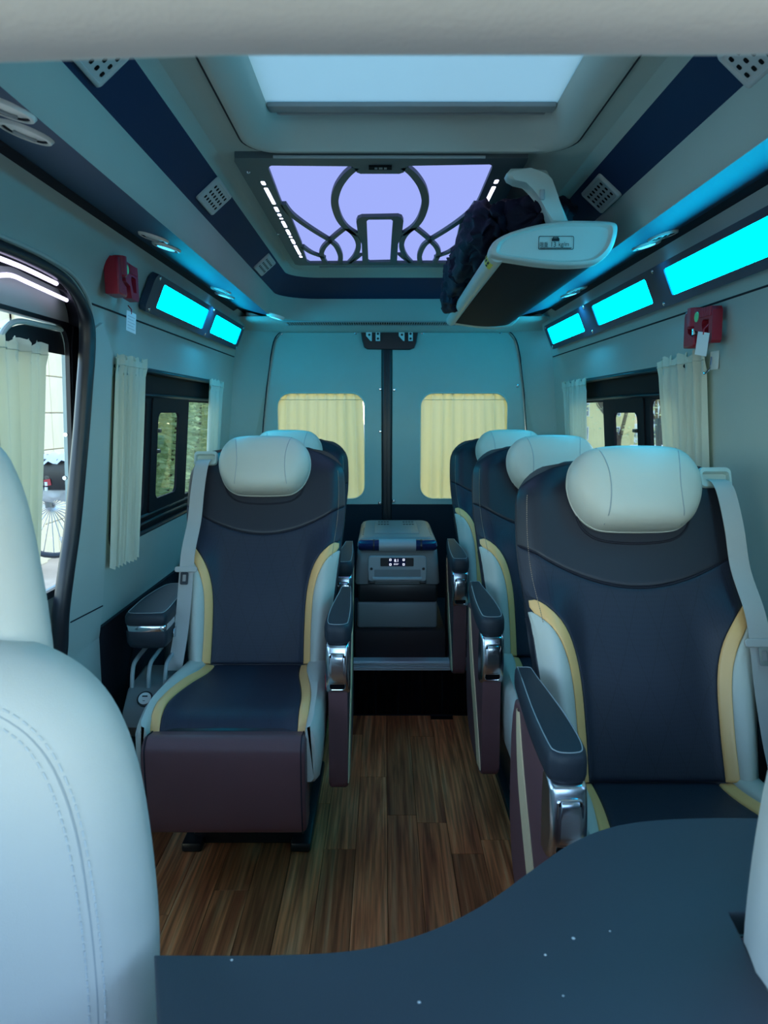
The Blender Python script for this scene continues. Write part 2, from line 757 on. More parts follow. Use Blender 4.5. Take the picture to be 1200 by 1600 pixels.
# door opening outline (left), measured along its black seal
seal_px = [(-60, 352), (0, 374), (52, 397), (99, 424), (122, 449), (136, 480), (141, 512), (140, 560), (137, 600), (132, 668), (126, 735), (118, 820), (107, 900), (100, 960), (98, 1010), (98, 1080)]
seal = []
for px, py in seal_px:
    z = 1.3
    for it in range(12):
        xw = CX - hw(z)
        p = UX(px, py, xw)
        z = .5 * z + .5 * max(0, min(1.74, p.z))
    seal.append((p.y, z))
seal = [tuple(p) for p in spline(seal, 4)]
ymin, zc = seal[0]
opening = [(.75, .02), (.75, zc - .1), (.85, zc)] + seal + [(seal[-1][0], .02)]
win_hole = rrect(WIN[0], WIN[1], WIN[2], WIN[3], .05)
cab_hole = rrect(-.75, .45, .88, 1.45, .08)
cab_hole_r = rrect(-.75, .95, .88, 1.45, .08)
lo = .0
outerL = [(-1.1, 0), (YB, 0), (YB, 1.778), (-1.1, 1.778)]
wall_l = wall(-1, 'wall_left', outerL, [win_hole, opening, cab_hole], 'left beige wall lining with door opening and window')
wall_r = wall(1, 'wall_right', outerL, [win_hole, cab_hole_r], 'right beige wall lining with curtained windows')

# dark lower side lining, proud of the wall (right: full length; left: behind the pillar cover)
for side, y0, nm in ((-1, 2.17, 'trim_left'), (1, 1.0, 'trim_right')):
    bm = new_bm()
    flat(bm, [(y0, .0), (YB, .0), (YB, ZW), (y0, ZW)], breaks=[.60])
    thicken(bm, -.012)
    remap(bm, wall_map(side))
    struct(obj(nm, bm, 'dark_liner', angle=30), 'dark carpet lining low on the side wall')
# wheel arch bump on the dark lining
bm = new_bm()
ring = []
for k in range(17):
    a = math.pi * k / 16
    ring.append((2.62 + .28 * math.cos(a), .22 + .36 * math.sin(a)))
prism(bm, [on_wall(-1, y, z, .01) for y, z in ring], (.05, 0, 0), .02, 3)
struct(obj('trim_wheel_arch', bm, 'dark_liner'), 'dark rounded wheel arch cover')

# pillar cover behind the door seal, slightly proud, with its lower joint
bm = new_bm()
pil = [(s[0] + .012, s[1]) for s in seal if s[1] < 1.52]
pts = pil + [(pil[-1][0], .02), (2.16, .02), (2.165, .6), (2.18, 1.45), (2.10, 1.53)]
flat(bm, pts, breaks=ZB)
thicken(bm, -.010)
remap(bm, wall_map(-1))
pc = struct(obj('trim_pillar', bm, 'beige_trim_cyan_lit', angle=30), 'beige pillar cover between door seal and window curtain')
# horizontal joint lines along the walls
for side, nm in ((-1, 'trim_joint_left'), (1, 'trim_joint_right')):
    bm = new_bm()
    y0 = 2.03 if side < 0 else .9
    tube(bm, [on_wall(side, y0 + (YB - .12 - y0) * k / 30, 1.572, .0005) for k in range(31)], .0028, 6)
    struct(obj(nm, bm, 'seam_dark'), 'thin dark joint line along the wall lining')
bm = new_bm()
tube(bm, [on_wall(-1, pil[-1][0] + .0 + (2.165 - pil[-1][0]) * k / 4, .715 - .004 * k, .011) for k in range(5)], .002, 6)
struct(obj('trim_joint', bm, 'seam_dark'))
# black door seal
bm = new_bm()
pp = [on_wall(-1, y - .014, z - (.012 if z > 1.45 else 0), -.002) for y, z in seal]
tube(bm, pp, [.013 + .009 * sm((1.62 - z) / .12) for y, z in seal], 12)
sl = struct(obj('trim_seal', bm, 'black_rubber'), 'thick black rubber seal round the sliding door opening')
bm = new_bm()
pp = [on_wall(-1, y + .012, z + (.006 if z > 1.45 else 0), .002) for y, z in seal]
tube(bm, pp, .006, 8)
obj('bead', bm, 'beige_trim_cyan_lit', sl)

# door jamb (black metal between seal and door) and the sliding door
bm = new_bm()
jam = [s for s in seal]
rings = []
for y, z in jam:
    a = on_wall(-1, y - .015, z, 0)
    b_ = Vector((CX - hw(z) - .10, y + (.30 if z < 1.5 else .10), z + (.02 if z > 1.45 else 0)))
    rings.append([a, b_])
loft(bm, rings, close_ring=False)
struct(obj('trim_jamb', bm, 'matte_black', angle=60), 'black painted door jamb')
for i, (zz, yy) in enumerate(((1.22, 2.06), (1.10, 2.06), (.93, 2.05), (.78, 2.05), (.64, 2.04))):
    bm = new_bm()
    lathe(bm, [(.006, 0), (.006, .006), (.003, .009)], (CX - hw(zz) - .06, yy - .03, zz), 'Y', 10)
    obj('screw', bm, 'satin_metal', bpy.data.objects['trim_jamb'])
# white LED strips in the door header: along the opening's upper edge
DX = CX - .955         # plane of the sliding door's inner face


def led_run(pxs, x):
    return [UX(px, py, x) for px, py in pxs]


def door_map(u, v, d):
    return (DX - d - .00 + (v - 1.2) * .03, u, v)


door = struct(empty('door_1', (DX, 1.5, 0.0)), 'sliding side door with curtained window')


def under(o, parent):
    """parent keeping world place (parents here are only translated)"""
    o.parent = parent
    o.matrix_parent_inverse = Matrix.Translation(-Vector(parent.location))
    return o


# door inner panel with window hole
dw = []
for px, py in ((-40, 560), (10, 506), (34, 500), (104, 519)):
    p = UX(px, py, DX)
    dw.append((p.y, p.z))
wy1 = UX(98, 560, DX).y
wz1 = dw[-1][1] + .01
bm = new_bm()
flat(bm, [(.6, .05), (2.45, .05), (2.45, 1.78), (.6, 1.78)], [rrect(.8, wy1, .80, wz1, .06)])
thicken(bm, .010)
remap(bm, door_map)
under(obj('door_lining', bm, 'beige_liner_cyan_lit', angle=30), door)
bm = new_bm()
fr_o = rrect(.78, wy1 + .06, .78, wz1 + .012, .065)
fr_i = rrect(.8, wy1, .80, wz1, .06)
flat(bm, fr_o, [fr_i])
thicken(bm, -.012)
remap(bm, door_map)
under(obj('window_frame', bm, 'black_plastic', angle=30), door)
bm = new_bm()
flat(bm, rrect(.79, wy1 + .01, .79, wz1 + .01, .06))
remap(bm, lambda u, v, d: door_map(u, v, .006))
under(obj('glass', bm, 'glass_clear', smooth=False), door)
# rear edge post of the door, seen as a dark upright
bm = new_bm()
flat(bm, [(wy1 + .012, .05), (wy1 + .34, .05), (wy1 + .34, 1.56), (wy1 + .03, 1.53), (wy1 + .012, 1.46)])
thicken(bm, -.015)
remap(bm, door_map)
under(obj('door_edge', bm, 'matte_black', angle=30), door)
# curved groove above the door's window
bm = new_bm()
g = [UX(px, py, DX + .012) for px, py in ((-20, 560), (-4, 534), (6, 516), (18, 505), (34, 502), (60, 507), (104, 516))]
tube(bm, spline(g, 5), .007, 8)
under(obj('window_surround', bm, 'light_plastic'), door)
bm = new_bm()
ga = [UX(px, py, DX + .006) for px, py in ((2, 532), (12, 515), (34, 507), (60, 511), (106, 521))]
gb = [UX(px, py, DX + .006) for px, py in ((2, 560), (12, 552), (34, 548), (60, 548), (106, 556))]
loft(bm, [spline(ga, 5), spline(gb, 5)], close_ring=False)
under(obj('curtain_rail', bm, 'black_plastic'), door)
for nm, pts, xx in (('led_strip', ((-30, 393), (0, 404), (40, 420), (88, 443)), CX - .838), ('led_strip', ((-30, 433), (2, 430), (20, 431), (45, 442), (104, 469)), CX - .915)):
    bm = new_bm()
    tube(bm, spline(led_run(pts, xx), 6), .0055, 8)
    tag(obj('led_strip', bm, 'led_door'), 'upper white LED strip over the sliding door' if xx > CX - .9 else 'lower white LED strip over the sliding door', 'led strip', 'LED strips over the sliding door')
# dark header above the LED strips
bm = new_bm()
h1 = spline(led_run(((-30, 408), (0, 415), (20, 418), (45, 430), (112, 462)), CX - .90), 6)
h0 = spline(led_run(((-30, 375), (0, 384), (40, 400), (86, 424), (112, 445)), CX - .868), 6)
m_ = min(len(h0), len(h1))
loft(bm, [h0[:m_], h1[:m_]], close_ring=False)
struct(obj('trim_door_header', bm, 'black_plastic'), 'black header over the sliding door')

# ---- ceiling: raised tray lofted round three sides
NZ = CAM_H


def outline(h, yr, rc, y0=.45):
    pts = []
    for k in range(13):
        pts.append((CX - h, y0 + (yr - rc - y0) * k / 12))
    for k in range(1, 9):
        a = math.pi - (math.pi / 2) * k / 8
        pts.append((CX - h + rc + rc * math.cos(a), yr - rc + rc * math.sin(a)))
    for k in range(1, 9):
        pts.append((CX - h + rc + (2 * h - 2 * rc) * k / 8, yr))
    for k in range(1, 9):
        a = math.pi / 2 - (math.pi / 2) * k / 8
        pts.append((CX + h - rc + rc * math.cos(a), yr - rc + rc * math.sin(a)))
    for k in range(1, 13):
        pts.append((CX + h, yr - rc - (yr - rc - y0) * k / 12))
    return pts


def oring(h, yr, rc, z):
    return [(x, y, z + NZ) for x, y in outline(h, yr, rc)]


A0 = oring(.455, 3.40, .12, .628)
A1 = oring(.474, 3.43, .13, .622)
A = oring(.484, 3.45, .14, .610)
B = oring(.556, 3.655, .19, .547)
B1 = oring(.562, 3.665, .20, .510)
C0 = oring(.570, 3.68, .205, .462)
C1 = oring(.580, 3.69, .21, .447)
D = oring(.760, 3.735, .24, .497)
bm = new_bm()
loft(bm, [A0, A1, A], close_ring=False)
loft(bm, [B, B1, C0, C1], close_ring=False)
# flat centre with the roof-hatch hole
b2 = new_bm()
hatch_o = rrect(CX - .335 + .008, CX + .39 + .008, .55, 1.86, .07)
hatch_o = rrect(-.325, .445, .55, 1.865, .08)
flat(b2, [(x, y) for x, y, z in A0], [hatch_o])
remap(b2, lambda u, v, d: (u, v, .628 + NZ))
me_tmp = bpy.data.meshes.new('t')
b2.to_mesh(me_tmp)
b2.free()
bm.from_mesh(me_tmp)
bpy.data.meshes.remove(me_tmp)
ceil = struct(obj('ceiling', bm, 'beige_liner_cyan_lit', angle=50), 'beige van ceiling with a raised tray')
bm = new_bm()
loft(bm, [A, B], close_ring=False)
struct(obj('trim_navy_band', bm, 'navy_liner', angle=50), 'navy band running round the raised ceiling tray')
bm = new_bm()
n3 = len(D)
loft(bm, [C1, D], close_ring=False)
struct(obj('trim_light_strip', bm, 'blue_strip', angle=50), 'blue strip under the side ducts that holds the air outlets')
# thin dark shadow joint where strip meets wall
for side in (-1, 1):
    bm = new_bm()
    loft(bm, [[(CX + side * .750, .45, NZ + .4935), (CX + side * .750, 3.6, NZ + .4935)], [(CX + side * .771, .45, NZ + .482), (CX + side * .771, 3.6, NZ + .482)]], close_ring=False)
    struct(obj('trim_duct_gap', bm, 'dark_liner'), 'dark gap beside the duct strip')

b2 = new_bm()  # filler plate added to stop daylight leaking in round the duct edge
flat(b2, [(CX - .99, .46), (CX + .99, .46), (CX + .99, YB + .1), (CX - .99, YB + .1)], [[(x, y) for x, y, z in D]])
remap(b2, lambda u, v, d: (u, v, .502 + NZ))
struct(obj('ceiling_side', b2, 'dark_liner', smooth=False))
for x0_, x1_ in ((-.98, -.96), (1.06, 1.08)):  # roof side closures added to keep outside light from leaking in
    b2 = new_bm()
    box(b2, x0_, x1_, -1.2, YB + .15, 1.70, 2.06)
    struct(obj('roof_side', b2, 'dark_liner', smooth=False))
b2 = new_bm()  # rear closure added against the same light leak
box(b2, -.98, 1.08, YB + .08, YB + .10, 1.70, 2.06)
struct(obj('roof_end', b2, 'dark_liner', smooth=False))
# rear header over the doors, with grille slots
bm = new_bm()
hz = NZ + .462
pts = [(CX - .83, 3.70, NZ + .475), (CX + .83, 3.70, NZ + .475), (CX + .83, 3.74, hz + .004), (CX - .83, 3.74, hz + .004)]
loft(bm, [[(CX - .86, 3.735, NZ + .475), (CX + .86, 3.735, NZ + .475)], [(CX - .86, 3.75, hz), (CX + .86, 3.75, hz)],
          [(CX - .86, 3.93, hz - .004), (CX + .86, 3.93, hz - .004)], [(CX - .86, 3.955, hz - .03), (CX + .86, 3.955, hz - .03)],
          [(CX - .86, YB + .02, hz - .034), (CX + .86, YB + .02, hz - .034)]], close_ring=False)
hd = struct(obj('trim_header', bm, 'beige_trim_cyan_lit', angle=50), 'beige header above the rear doors')
gp0, gp1 = -.50, .56
bm = new_bm()
box(bm, gp0, gp1, 3.785, 3.905, hz - .006, hz - .001)
gr = tag(empty('air_grille', (.03, 3.84, hz)), 'long slotted dark air grille above the rear doors', 'grille')
under(obj('backing', bm, 'black_gap', smooth=False), gr)
bm = new_bm()
n = 88
for i in range(n):
    xx = gp0 + (gp1 - gp0) * (i + .5) / n
    box(bm, xx - .0028, xx + .0028, 3.785, 3.905, hz - .011, hz - .004)
box(bm, gp0 - .012, gp1 + .012, 3.773, 3.787, hz - .011, hz - .002, .003)
box(bm, gp0 - .012, gp1 + .012, 3.903, 3.917, hz - .013, hz - .002, .003)
fins = under(obj('fins', bm, 'mid_grey', smooth=False), gr)
fins['kind'] = 'stuff'

# roof hatch: rounded surround, white shade, rail
bm = new_bm()


def hr(x0, x1, y0, y1, r, z):
    return [(x, y, NZ + z) for x, y in rrect(x0, x1, y0, y1, r, 8)]


loft(bm, [hr(-.333, .453, .542, 1.873, .09, .625), hr(-.325, .445, .55, 1.865, .085, .619), hr(-.312, .432, .563, 1.845, .08, .617), hr(-.285, .405, .585, 1.842, .075, .628),
          hr(-.268, .392, .60, 1.818, .07, .648), hr(-.262, .385, .61, 1.803, .068, .668), hr(-.262, .385, .61, 1.803, .068, .70)])
struct(obj('trim_hatch', bm, 'beige_trim_cyan_lit', angle=50), 'beige rounded surround of the roof hatch')
bm = new_bm()
tube(bm, [Vector(p) for p in hr(-.331, .451, .544, 1.871, .09, .6245)], .0035, 6, closed=True)
struct(obj('trim_hatch_joint', bm, 'seam_dark'))
hatch = tag(empty('roof_hatch', (.06, 1.18, NZ + .68)), 'pale roof shade filling the ceiling hatch', 'roof hatch')
bm = new_bm()
box(bm, -.27, .39, .6, 1.68, NZ + .680, NZ + .69, .002)
bm.free()
bm = new_bm()
flat(bm, [(-.27, .6), (.39, .6), (.39, 1.735), (-.27, 1.735)])
remap(bm, lambda u, v, d: (u, v, NZ + .682))
under(obj('shade', bm, 'shade_cloth', smooth=False), hatch)
bm = new_bm()
flat(bm, [(-.43, .42), (.55, .42), (.55, 2.12), (-.43, 2.12)])
remap(bm, lambda u, v, d: (u, v, NZ + .80))
under(obj('glass', bm, 'glass_tint', smooth=False), hatch)
bm = new_bm()
box(bm, -.26, .383, 1.728, 1.764, NZ + .672, NZ + .69, .004)
under(obj('pull_rail', bm, 'mid_grey'), hatch)
bm = new_bm()
box(bm, -.258, .38, 1.764, 1.805, NZ + .684, NZ + .69)
under(obj('slot', bm, 'black_gap', smooth=False), hatch)
bm = new_bm()
box(bm, -.25, .375, 1.780, 1.787, NZ + .676, NZ + .684, .002)
under(obj('track', bm, 'mid_grey'), hatch)

# cab: near header beam and outer shell that shade the place
bm = new_bm()
rings = []
for xx, dz in ((-.95, -.006), (-.42, -.012), (-.30, -.006), (-.1, 0), (.2, .0), (.45, .002), (.7, -.003), (1.05, -.006)):
    c = []
    for yy, zz in ((.42, .60), (.40, .31), (.415, .242), (.44, .220), (.475, .215), (.50, .225), (.52, .255), (.54, .60)):
        c.append((xx, yy, NZ + zz + (dz if zz < .5 else 0)))
    rings.append(c)
loft(bm, rings)
struct(obj('wall_header', bm, 'header_fabric', angle=50), 'beige fabric header beam across the top of the frame')
bm = new_bm()
box(bm, -1.02, 1.12, -1.2, .47, 1.78, 1.82)
struct(obj('ceiling_cab', bm, 'beige_liner_cyan_lit', smooth=False))
bm = new_bm()
flat(bm, [(-1.02, .40), (1.12, .40), (1.12, YB + .2), (-1.02, YB + .2)], [[(-.42, .44), (.54, .44), (.54, 2.1), (-.42, 2.1)]])
thicken(bm, .04)
remap(bm, lambda u, v, d: (u, v, 2.02 + d))
struct(obj('roof_skin', bm, 'beige_liner_cyan_lit', smooth=False))
bm = new_bm()
box(bm, -1.05, 1.15, -1.2, -1.14, -.1, .95)
struct(obj('wall_front', bm, 'dark_liner', smooth=False), 'dashboard bulkhead')

# ---- rear wall and doors
def R4(px, py, y=YB):
    return UY(px, py, y)


def pxz(px, py, y=YB):
    p = UY(px, py, y)
    return (p.x, p.z)


op_px = [(404, 800), (407, 730), (412, 660), (418, 600), (424, 556), (430, 530), (442, 518), (470, 515), (770, 515), (795, 519), (806, 533), (812, 560), (818, 610), (823, 680), (827, 740), (829, 800)]
op = [pxz(*p) for p in op_px]
op_full = [(op[0][0], PZ)] + op + [(op[-1][0], PZ)]
bm = new_bm()
outer = [(CX - .96, PZ - .04), (CX - .96, 1.80), (CX + .96, 1.80), (CX + .96, PZ - .04)]
op_low = [(x, z - .02 if z <= PZ + .001 else z) for x, z in op_full]
flat(bm, outer, [op_low])
thicken(bm, .05)
# corner columns swing forward to meet the side walls
remap(bm, lambda u, v, d: (u, YB - .015 + d - .16 * sm((abs(u - CX) - .70) / .2), v))
struct(obj('wall_back', bm, 'beige_liner_cyan_lit', angle=60), 'beige rear pillars framing the doors')
bm = new_bm()
tube(bm, spline([(x, YB - .016, z) for x, z in op], 4), .0035, 6)
struct(obj('trim_back_joint', bm, 'seam_dark'))

PB = R4(600, 788).z
for i, (xs, nm, lab) in enumerate((((404, 597), 'door_2', 'left rear door with curtained window'), ((612, 829), 'door_3', 'right rear door with curtained window'))):
    d = struct(empty(nm, (R4((xs[0] + xs[1]) / 2, 600).x, YB, PZ)), lab)
    if i == 0:
        poly = [p for p in op if p[0] < R4(597, 600).x] + [(R4(597, 600).x, R4(600, 515).z), (R4(597, 600).x, PB)]
        poly[0] = (poly[0][0], PB)
        wpx = (432, 570, 614, 780)
    else:
        poly = [p for p in op if p[0] > R4(612, 600).x]
        poly[-1] = (poly[-1][0], PB)
        poly = poly + [(R4(612, 600).x, PB), (R4(612, 600).x, R4(600, 515).z)]
        wpx = (657, 795, 614, 780)
    cxm = sum(p[0] for p in poly) / len(poly)
    poly = [(p[0] + (.004 if p[0] < cxm else -.004), p[1]) for p in poly]
    hole = rrect(R4(wpx[0], 600).x, R4(wpx[1], 600).x, R4(600, wpx[3]).z, R4(600, wpx[2]).z, .075, 8)
    bm = new_bm()
    flat(bm, poly, [hole])
    thicken(bm, .03)
    remap(bm, lambda u, v, dd: (u, YB + .006 + dd, v))
    under(obj('door_lining', bm, 'beige_liner_cyan_lit', angle=30), d)
    # white edge trim of the window cut-out, glass
    bm = new_bm()
    tube(bm, [(x, YB + .008, z) for x, z in hole], .0045, 6, closed=True)
    under(obj('window_edge', bm, 'light_plastic'), d)
    bm = new_bm()
    flat(bm, rrect(hole[8][0] - .05, hole[0][0] + .05, R4(600, wpx[3]).z - .05, R4(600, wpx[2]).z + .05, .08))
    remap(bm, lambda u, v, dd: (u, YB + .09, v))
    under(obj('glass', bm, 'glass_clear', smooth=False), d)
    # screws of the lining
    scr = [(439, 521), (556, 520), (415, 598), (594, 608), (594, 674), (593, 786)] if i == 0 else [(660, 520), (782, 519), (809, 603), (616, 609), (615, 783)]
    for px, py in scr:
        c = R4(px, py)
        bm = new_bm()
        lathe(bm, [(.0095, 0), (.008, -.003), (.004, -.004)], (c.x, YB + .006, c.z), 'Y', 12)
        under(obj('screw', bm, 'satin_metal' if random.random() < .6 else 'black_plastic'), d)
    # lower dark part of the door
    bm = new_bm()
    x0, x1 = (R4(400, 700).x, R4(597, 700).x) if i == 0 else (R4(612, 700).x, R4(832, 700).x)
    box(bm, x0, x1, YB + .004, YB + .05, PZ, PB - .002, .004)
    under(obj('lower_panel', bm, 'dark_liner'), d)
# centre seal of the doors
bm = new_bm()
xa, xb = R4(598, 600).x, R4(611, 600).x
box(bm, xa - .004, xb + .004, YB + .0, YB + .05, PZ, R4(600, 515).z, .008, 3)
box(bm, xa - .05, xb + .05, YB + .04, YB + .06, PZ, R4(600, 515).z)
xm = (xa + xb) / 2
box(bm, xm - .004, xm + .004, YB - .004, YB + .02, PZ, R4(600, 515).z, .002)
struct(obj('trim_door_gap', bm, 'black_rubber'), 'black seal between the rear doors')
# black latch plate with pale strikers
lp = tag(empty('door_latch', R4(608, 548)), 'black latch plate with pale strikers at top of rear doors', 'latch')
bm = new_bm()
pts = [R4(px, py, YB + .003) for px, py in ((563, 513), (565, 530), (569, 543), (574, 546), (640, 547), (647, 544), (651, 535), (654, 513))]
prism(bm, pts, (0, -.012, 0), .004, 2)
under(obj('plate', bm, 'black_plastic'), lp)
for px0, kind in ((572, 0), (587, 1), (623, 0), (638, 1)):
    bm = new_bm()
    if kind == 0:
        q = ((px0, 517), (px0 + 9, 517), (px0 + 9, 533), (px0 + 7, 533), (px0, 525))
    else:
        q = ((px0, 517), (px0 + 7, 517), (px0 + 7, 533), (px0, 533))
    prism(bm, [R4(px, py, YB - .01) for px, py in q], (0, -.008, 0), .0015, 1)
    s_ = under(obj('striker', bm, 'white_plastic'), lp)
    for py in ((523,) if kind == 0 else (521.5, 529)):
        c = R4(px0 + (5 if kind == 0 else 3.5), py, YB - .018)
        bm = new_bm()
        lathe(bm, [(.0065, 0), (.005, -.003)], c, 'Y', 10)
        under(obj('screw', bm, 'black_plastic'), lp)

# ---- side windows (frame, sliding pane, glass) built in wall coordinates
for side, nm, lab in ((-1, 'window_1', 'black sliding window in the left wall'), (1, 'window_2', 'black sliding window in the right wall')):
    w = struct(empty(nm, (CX + side * .88, 2.9, 1.1)), lab)
    y0, y1, z0, z1 = WIN
    f = wall_map(side)
    bm = new_bm()
    flat(bm, rrect(y0 - .01, y1 + .01, z0 - .01, z1 + .01, .05), [rrect(y0 + .05, 2.575, z0 + .075, z1 - .10, .035), rrect(2.665, y1 - .05, z0 + .075, z1 - .10, .03)], breaks=[z0 + .075, z1 - .1])
    thicken(bm, .012)
    remap(bm, lambda u, v, d: f(u, v, d + .012))
    under(obj('window_frame', bm, 'matte_black', angle=30), w)
    bm = new_bm()     # reveal lip + lower channel
    tube(bm, [Vector(f(u, v, .004)) for u, v in rrect(y0, y1, z0, z1, .05)], .008, 8, closed=True)
    under(obj('window_seal', bm, 'black_rubber'), w)
    bm = new_bm()
    for k, (zz, dd, rr) in enumerate(((z0 + .03, .010, .009), (z0 + .055, .010, .007), (z1 - .085, .010, .008))):
        tube(bm, [Vector(f(y0 + .02, zz, dd)), Vector(f(y1 - .02, zz, dd))], rr, 8)
    under(obj('window_channel', bm, 'black_plastic'), w)
    bm = new_bm()
    flat(bm, rrect(2.62, 3.10, z0 + .05, z1 - .08, .03), [rrect(2.69, 2.965, z0 + .105, z1 - .145, .03)])
    thicken(bm, .010)
    remap(bm, lambda u, v, d: f(u, v, d + .006))
    sash = under(obj('sliding_sash', bm, 'matte_black', angle=30), w)
    for zz in (1.215, 1.14):
        bm = new_bm()
        c = Vector(f(2.69, zz, .012))
        box(bm, c.x - .016, c.x + .012, c.y - .012, c.y + .03, c.z - .007, c.z + .007, .004)
        under(obj('catch', bm, 'black_plastic'), w)
    bm = new_bm()
    flat(bm, rrect(y0, y1, z0 + .02, z1 - .03, .03))
    remap(bm, lambda u, v, d: f(u, v, .020))
    under(obj('glass', bm, 'glass_tint', smooth=False), w)
    # curtain rail along the top
    bm = new_bm()
    tube(bm, [Vector(f(y0 - .02, z1 - .008, -.012)), Vector(f(y1 + .05, z1 - .008, -.012))], .007, 8)
    under(obj('curtain_rail', bm, 'black_plastic'), w)
# ------------------------------------------------------------------ foreground: front seats and table
def pillow(bm, outl, y_face, thick, puff, inset, n_in=4):
    """Puffy pad: outline in (x, z); the face towards the camera is at y_face - puff."""
    P = [Vector((x, z)) for x, z in outl]
    c = sum(P, Vector((0, 0))) / len(P)

    def off(k):
        out = []
        m = len(P)
        for i in range(m):
            t = (P[(i + 1) % m] - P[i - 1])
            t.normalize()
            nrm = Vector((-t.y, t.x))
            if nrm.dot(c - P[i]) < 0:
                nrm = -nrm
            out.append(P[i] + nrm * k)
        return out
    rings = []
    rings.append([(p.x, y_face + thick, p.y) for p in off(inset * .7)])
    rings.append([(p.x, y_face + thick * .85, p.y) for p in off(inset * .2)])
    rings.append([(p.x, y_face + thick * .5, p.y) for p in P])
    for k in range(1, n_in + 3):
        a = math.pi / 2 * k / (n_in + 2)
        rings.append([(p.x, y_face + thick * .5 - (thick * .5) * math.sin(a), p.y) for p in off(inset * (1 - math.cos(a)))])
    base = off(inset)
    for s, q in ((.75, .55), (.45, .85), (.15, 1.0)):
        rings.append([(c.x + (p.x - c.x) * s, y_face - puff * q, c.y + (p.y - c.y) * s) for p in base])
    loft(bm, rings, True, True, True)
    return base


def front_seat(cx, y, s, label, dz=0.0):
    """s = +1: its inner edge is on +x."""
    root = tag(empty('front_seat', (cx, y, 0)), label, 'seat', 'cream front seats')
    half = [(0, 1.062), (.08, 1.060), (.13, 1.048), (.18, 1.015), (.215, .965), (.238, .89), (.25, .79), (.255, .68), (.252, .57), (.248, .42), (.244, .26), (.236, .16), (.20, .13), (0, .128)]
    hp = spline(half, 4)
    pts = [(s * p.x, p.y + dz) for p in hp] + [(-s * p.x, p.y + dz) for p in reversed(hp[1:-1])]
    bm = new_bm()
    base = pillow(bm, pts, -.01, .15, .02, .06)
    obj('backrest', bm, 'leather_front', root, angle=60)
    # double stitched seam following the edge
    for ins, nm in ((.036, 0), (.052, 1)):
        P = [Vector(p) for p in pts]
        c = sum(P, Vector((0, 0))) / len(P)
        seam = []
        a = math.acos(max(-1, 1 - ins / .06))
        yy = -.01 + .075 - .075 * math.sin(a)
        for i in range(len(P)):
            t = (P[(i + 1) % len(P)] - P[i - 1]).normalized()
            nr = Vector((-t.y, t.x))
            if nr.dot(c - P[i]) < 0:
                nr = -nr
            q = P[i] + nr * ins
            seam.append(Vector((q.x, yy - .0005, q.y)))
        bm = new_bm()
        tot = 0
        # dashes
        for i in range(len(seam)):
            A_, B_ = seam[i], seam[(i + 1) % len(seam)]
            L_ = (B_ - A_).length
            nd = max(1, int(L_ / .0085))
            for k in range(nd):
                tube(bm, [A_.lerp(B_, (k + .18) / nd), A_.lerp(B_, (k + .82) / nd)], .0011, 5)
        o = obj('stitching', bm, 'stitch', root)
        o['kind'] = 'stuff'
        if nm == 0:
            bm = new_bm()
            sp = [v + Vector((0, 0.0005, 0)) for v in seam]
            c3 = Vector((c.x, 0, c.y))
            sp = [v + (Vector((c3.x, v.y, c3.z)) - v).normalized() * .008 + Vector((0, -.002, 0)) for v in sp]
            tube(bm, sp, .0016, 6, closed=True)
            obj('seam', bm, 'seam_cream', root)
    # headrest
    hh = [(0, 1.300), (.035, 1.296), (.065, 1.275), (.088, 1.215), (.101, 1.13), (.108, 1.06), (.11, 1.0), (.10, .965), (0, .955)]
    hs = spline(hh, 4)
    pts2 = [(s * p.x, p.y + dz) for p in hs] + [(-s * p.x, p.y + dz) for p in reversed(hs[1:-1])]
    bm = new_bm()
    pillow(bm, pts2, .085, .11, .012, .05)
    hrst = obj('headrest', bm, 'leather_front', root, angle=60)
    for q in (.062, .068):
        bm = new_bm()
        tube(bm, [(s * q, .089, 1.17 + dz), (s * (q + .008), .088, 1.10 + dz), (s * (q + .010), .088, 1.0 + dz)], .0011, 6)
        obj('seam', bm, 'seam_cream', hrst)
    # diagonal lower joint and cushion
    bm = new_bm()
    tube(bm, spline([(s * .253, .005, .60 + dz), (s * .20, -.012, .578 + dz), (s * .16, -.022, .565 + dz), (0, -.03, .55 + dz)], 5), .003, 6)
    obj('seam', bm, 'seam_cream', root)
    bm = new_bm()
    box(bm, -.23, .23, -.56, -.05, .16, .36, .05, 4)
    obj('seat_cushion', bm, 'leather_front', root)
    bm = new_bm()
    box(bm, -.2, .2, -.50, .08, .0, .17, .02, 2)
    obj('seat_base', bm, 'black_plastic', root)
    return root


front_seat(-.532, .745, 1, 'large cream stitched front seat in left foreground, beside the dark table', -.04)
front_seat(.664, .665, -1, 'cream front seat showing only its edge at the right of the dark table', .01)

# curved table between the front seats
TZ = .67
tb = tag(empty('side_table', (.2, .85, 0)), 'dark blue-grey table with a curved far edge in foreground', 'table')
edge_px = [(235, 1490), (330, 1490.5), (420, 1490), (520, 1486), (600, 1474), (680, 1449), (760, 1408), (830, 1358), (890, 1317), (950, 1292), (1020, 1280.5), (1100, 1277), (1180, 1277), (1260, 1280)]
edge = spline([UZ(px, py, TZ) for px, py in edge_px], 4)
poly = [(p.x, p.y) for p in edge]
poly = [(-.262, poly[0][1])] + poly[1:] + [(.62, .93), (.60, .835), (.426, .828), (.410, .70), (.388, .66), (.29, .45), (-.155, .45)]
bm = new_bm()
flat(bm, poly)
thicken(bm, -.03)
remap(bm, lambda u, v, d: (u, v, TZ + d))
es = [e for e in bm.edges if len(e.link_faces) == 2 and e.calc_face_angle(0) > .8 and all(abs(v.co.z - TZ) < 1e-5 for v in e.verts)]
bmesh.ops.bevel(bm, geom=es, offset=.004, segments=3, affect='EDGES', profile=.5)
under(obj('table_top', bm, 'table_top', angle=50), tb)
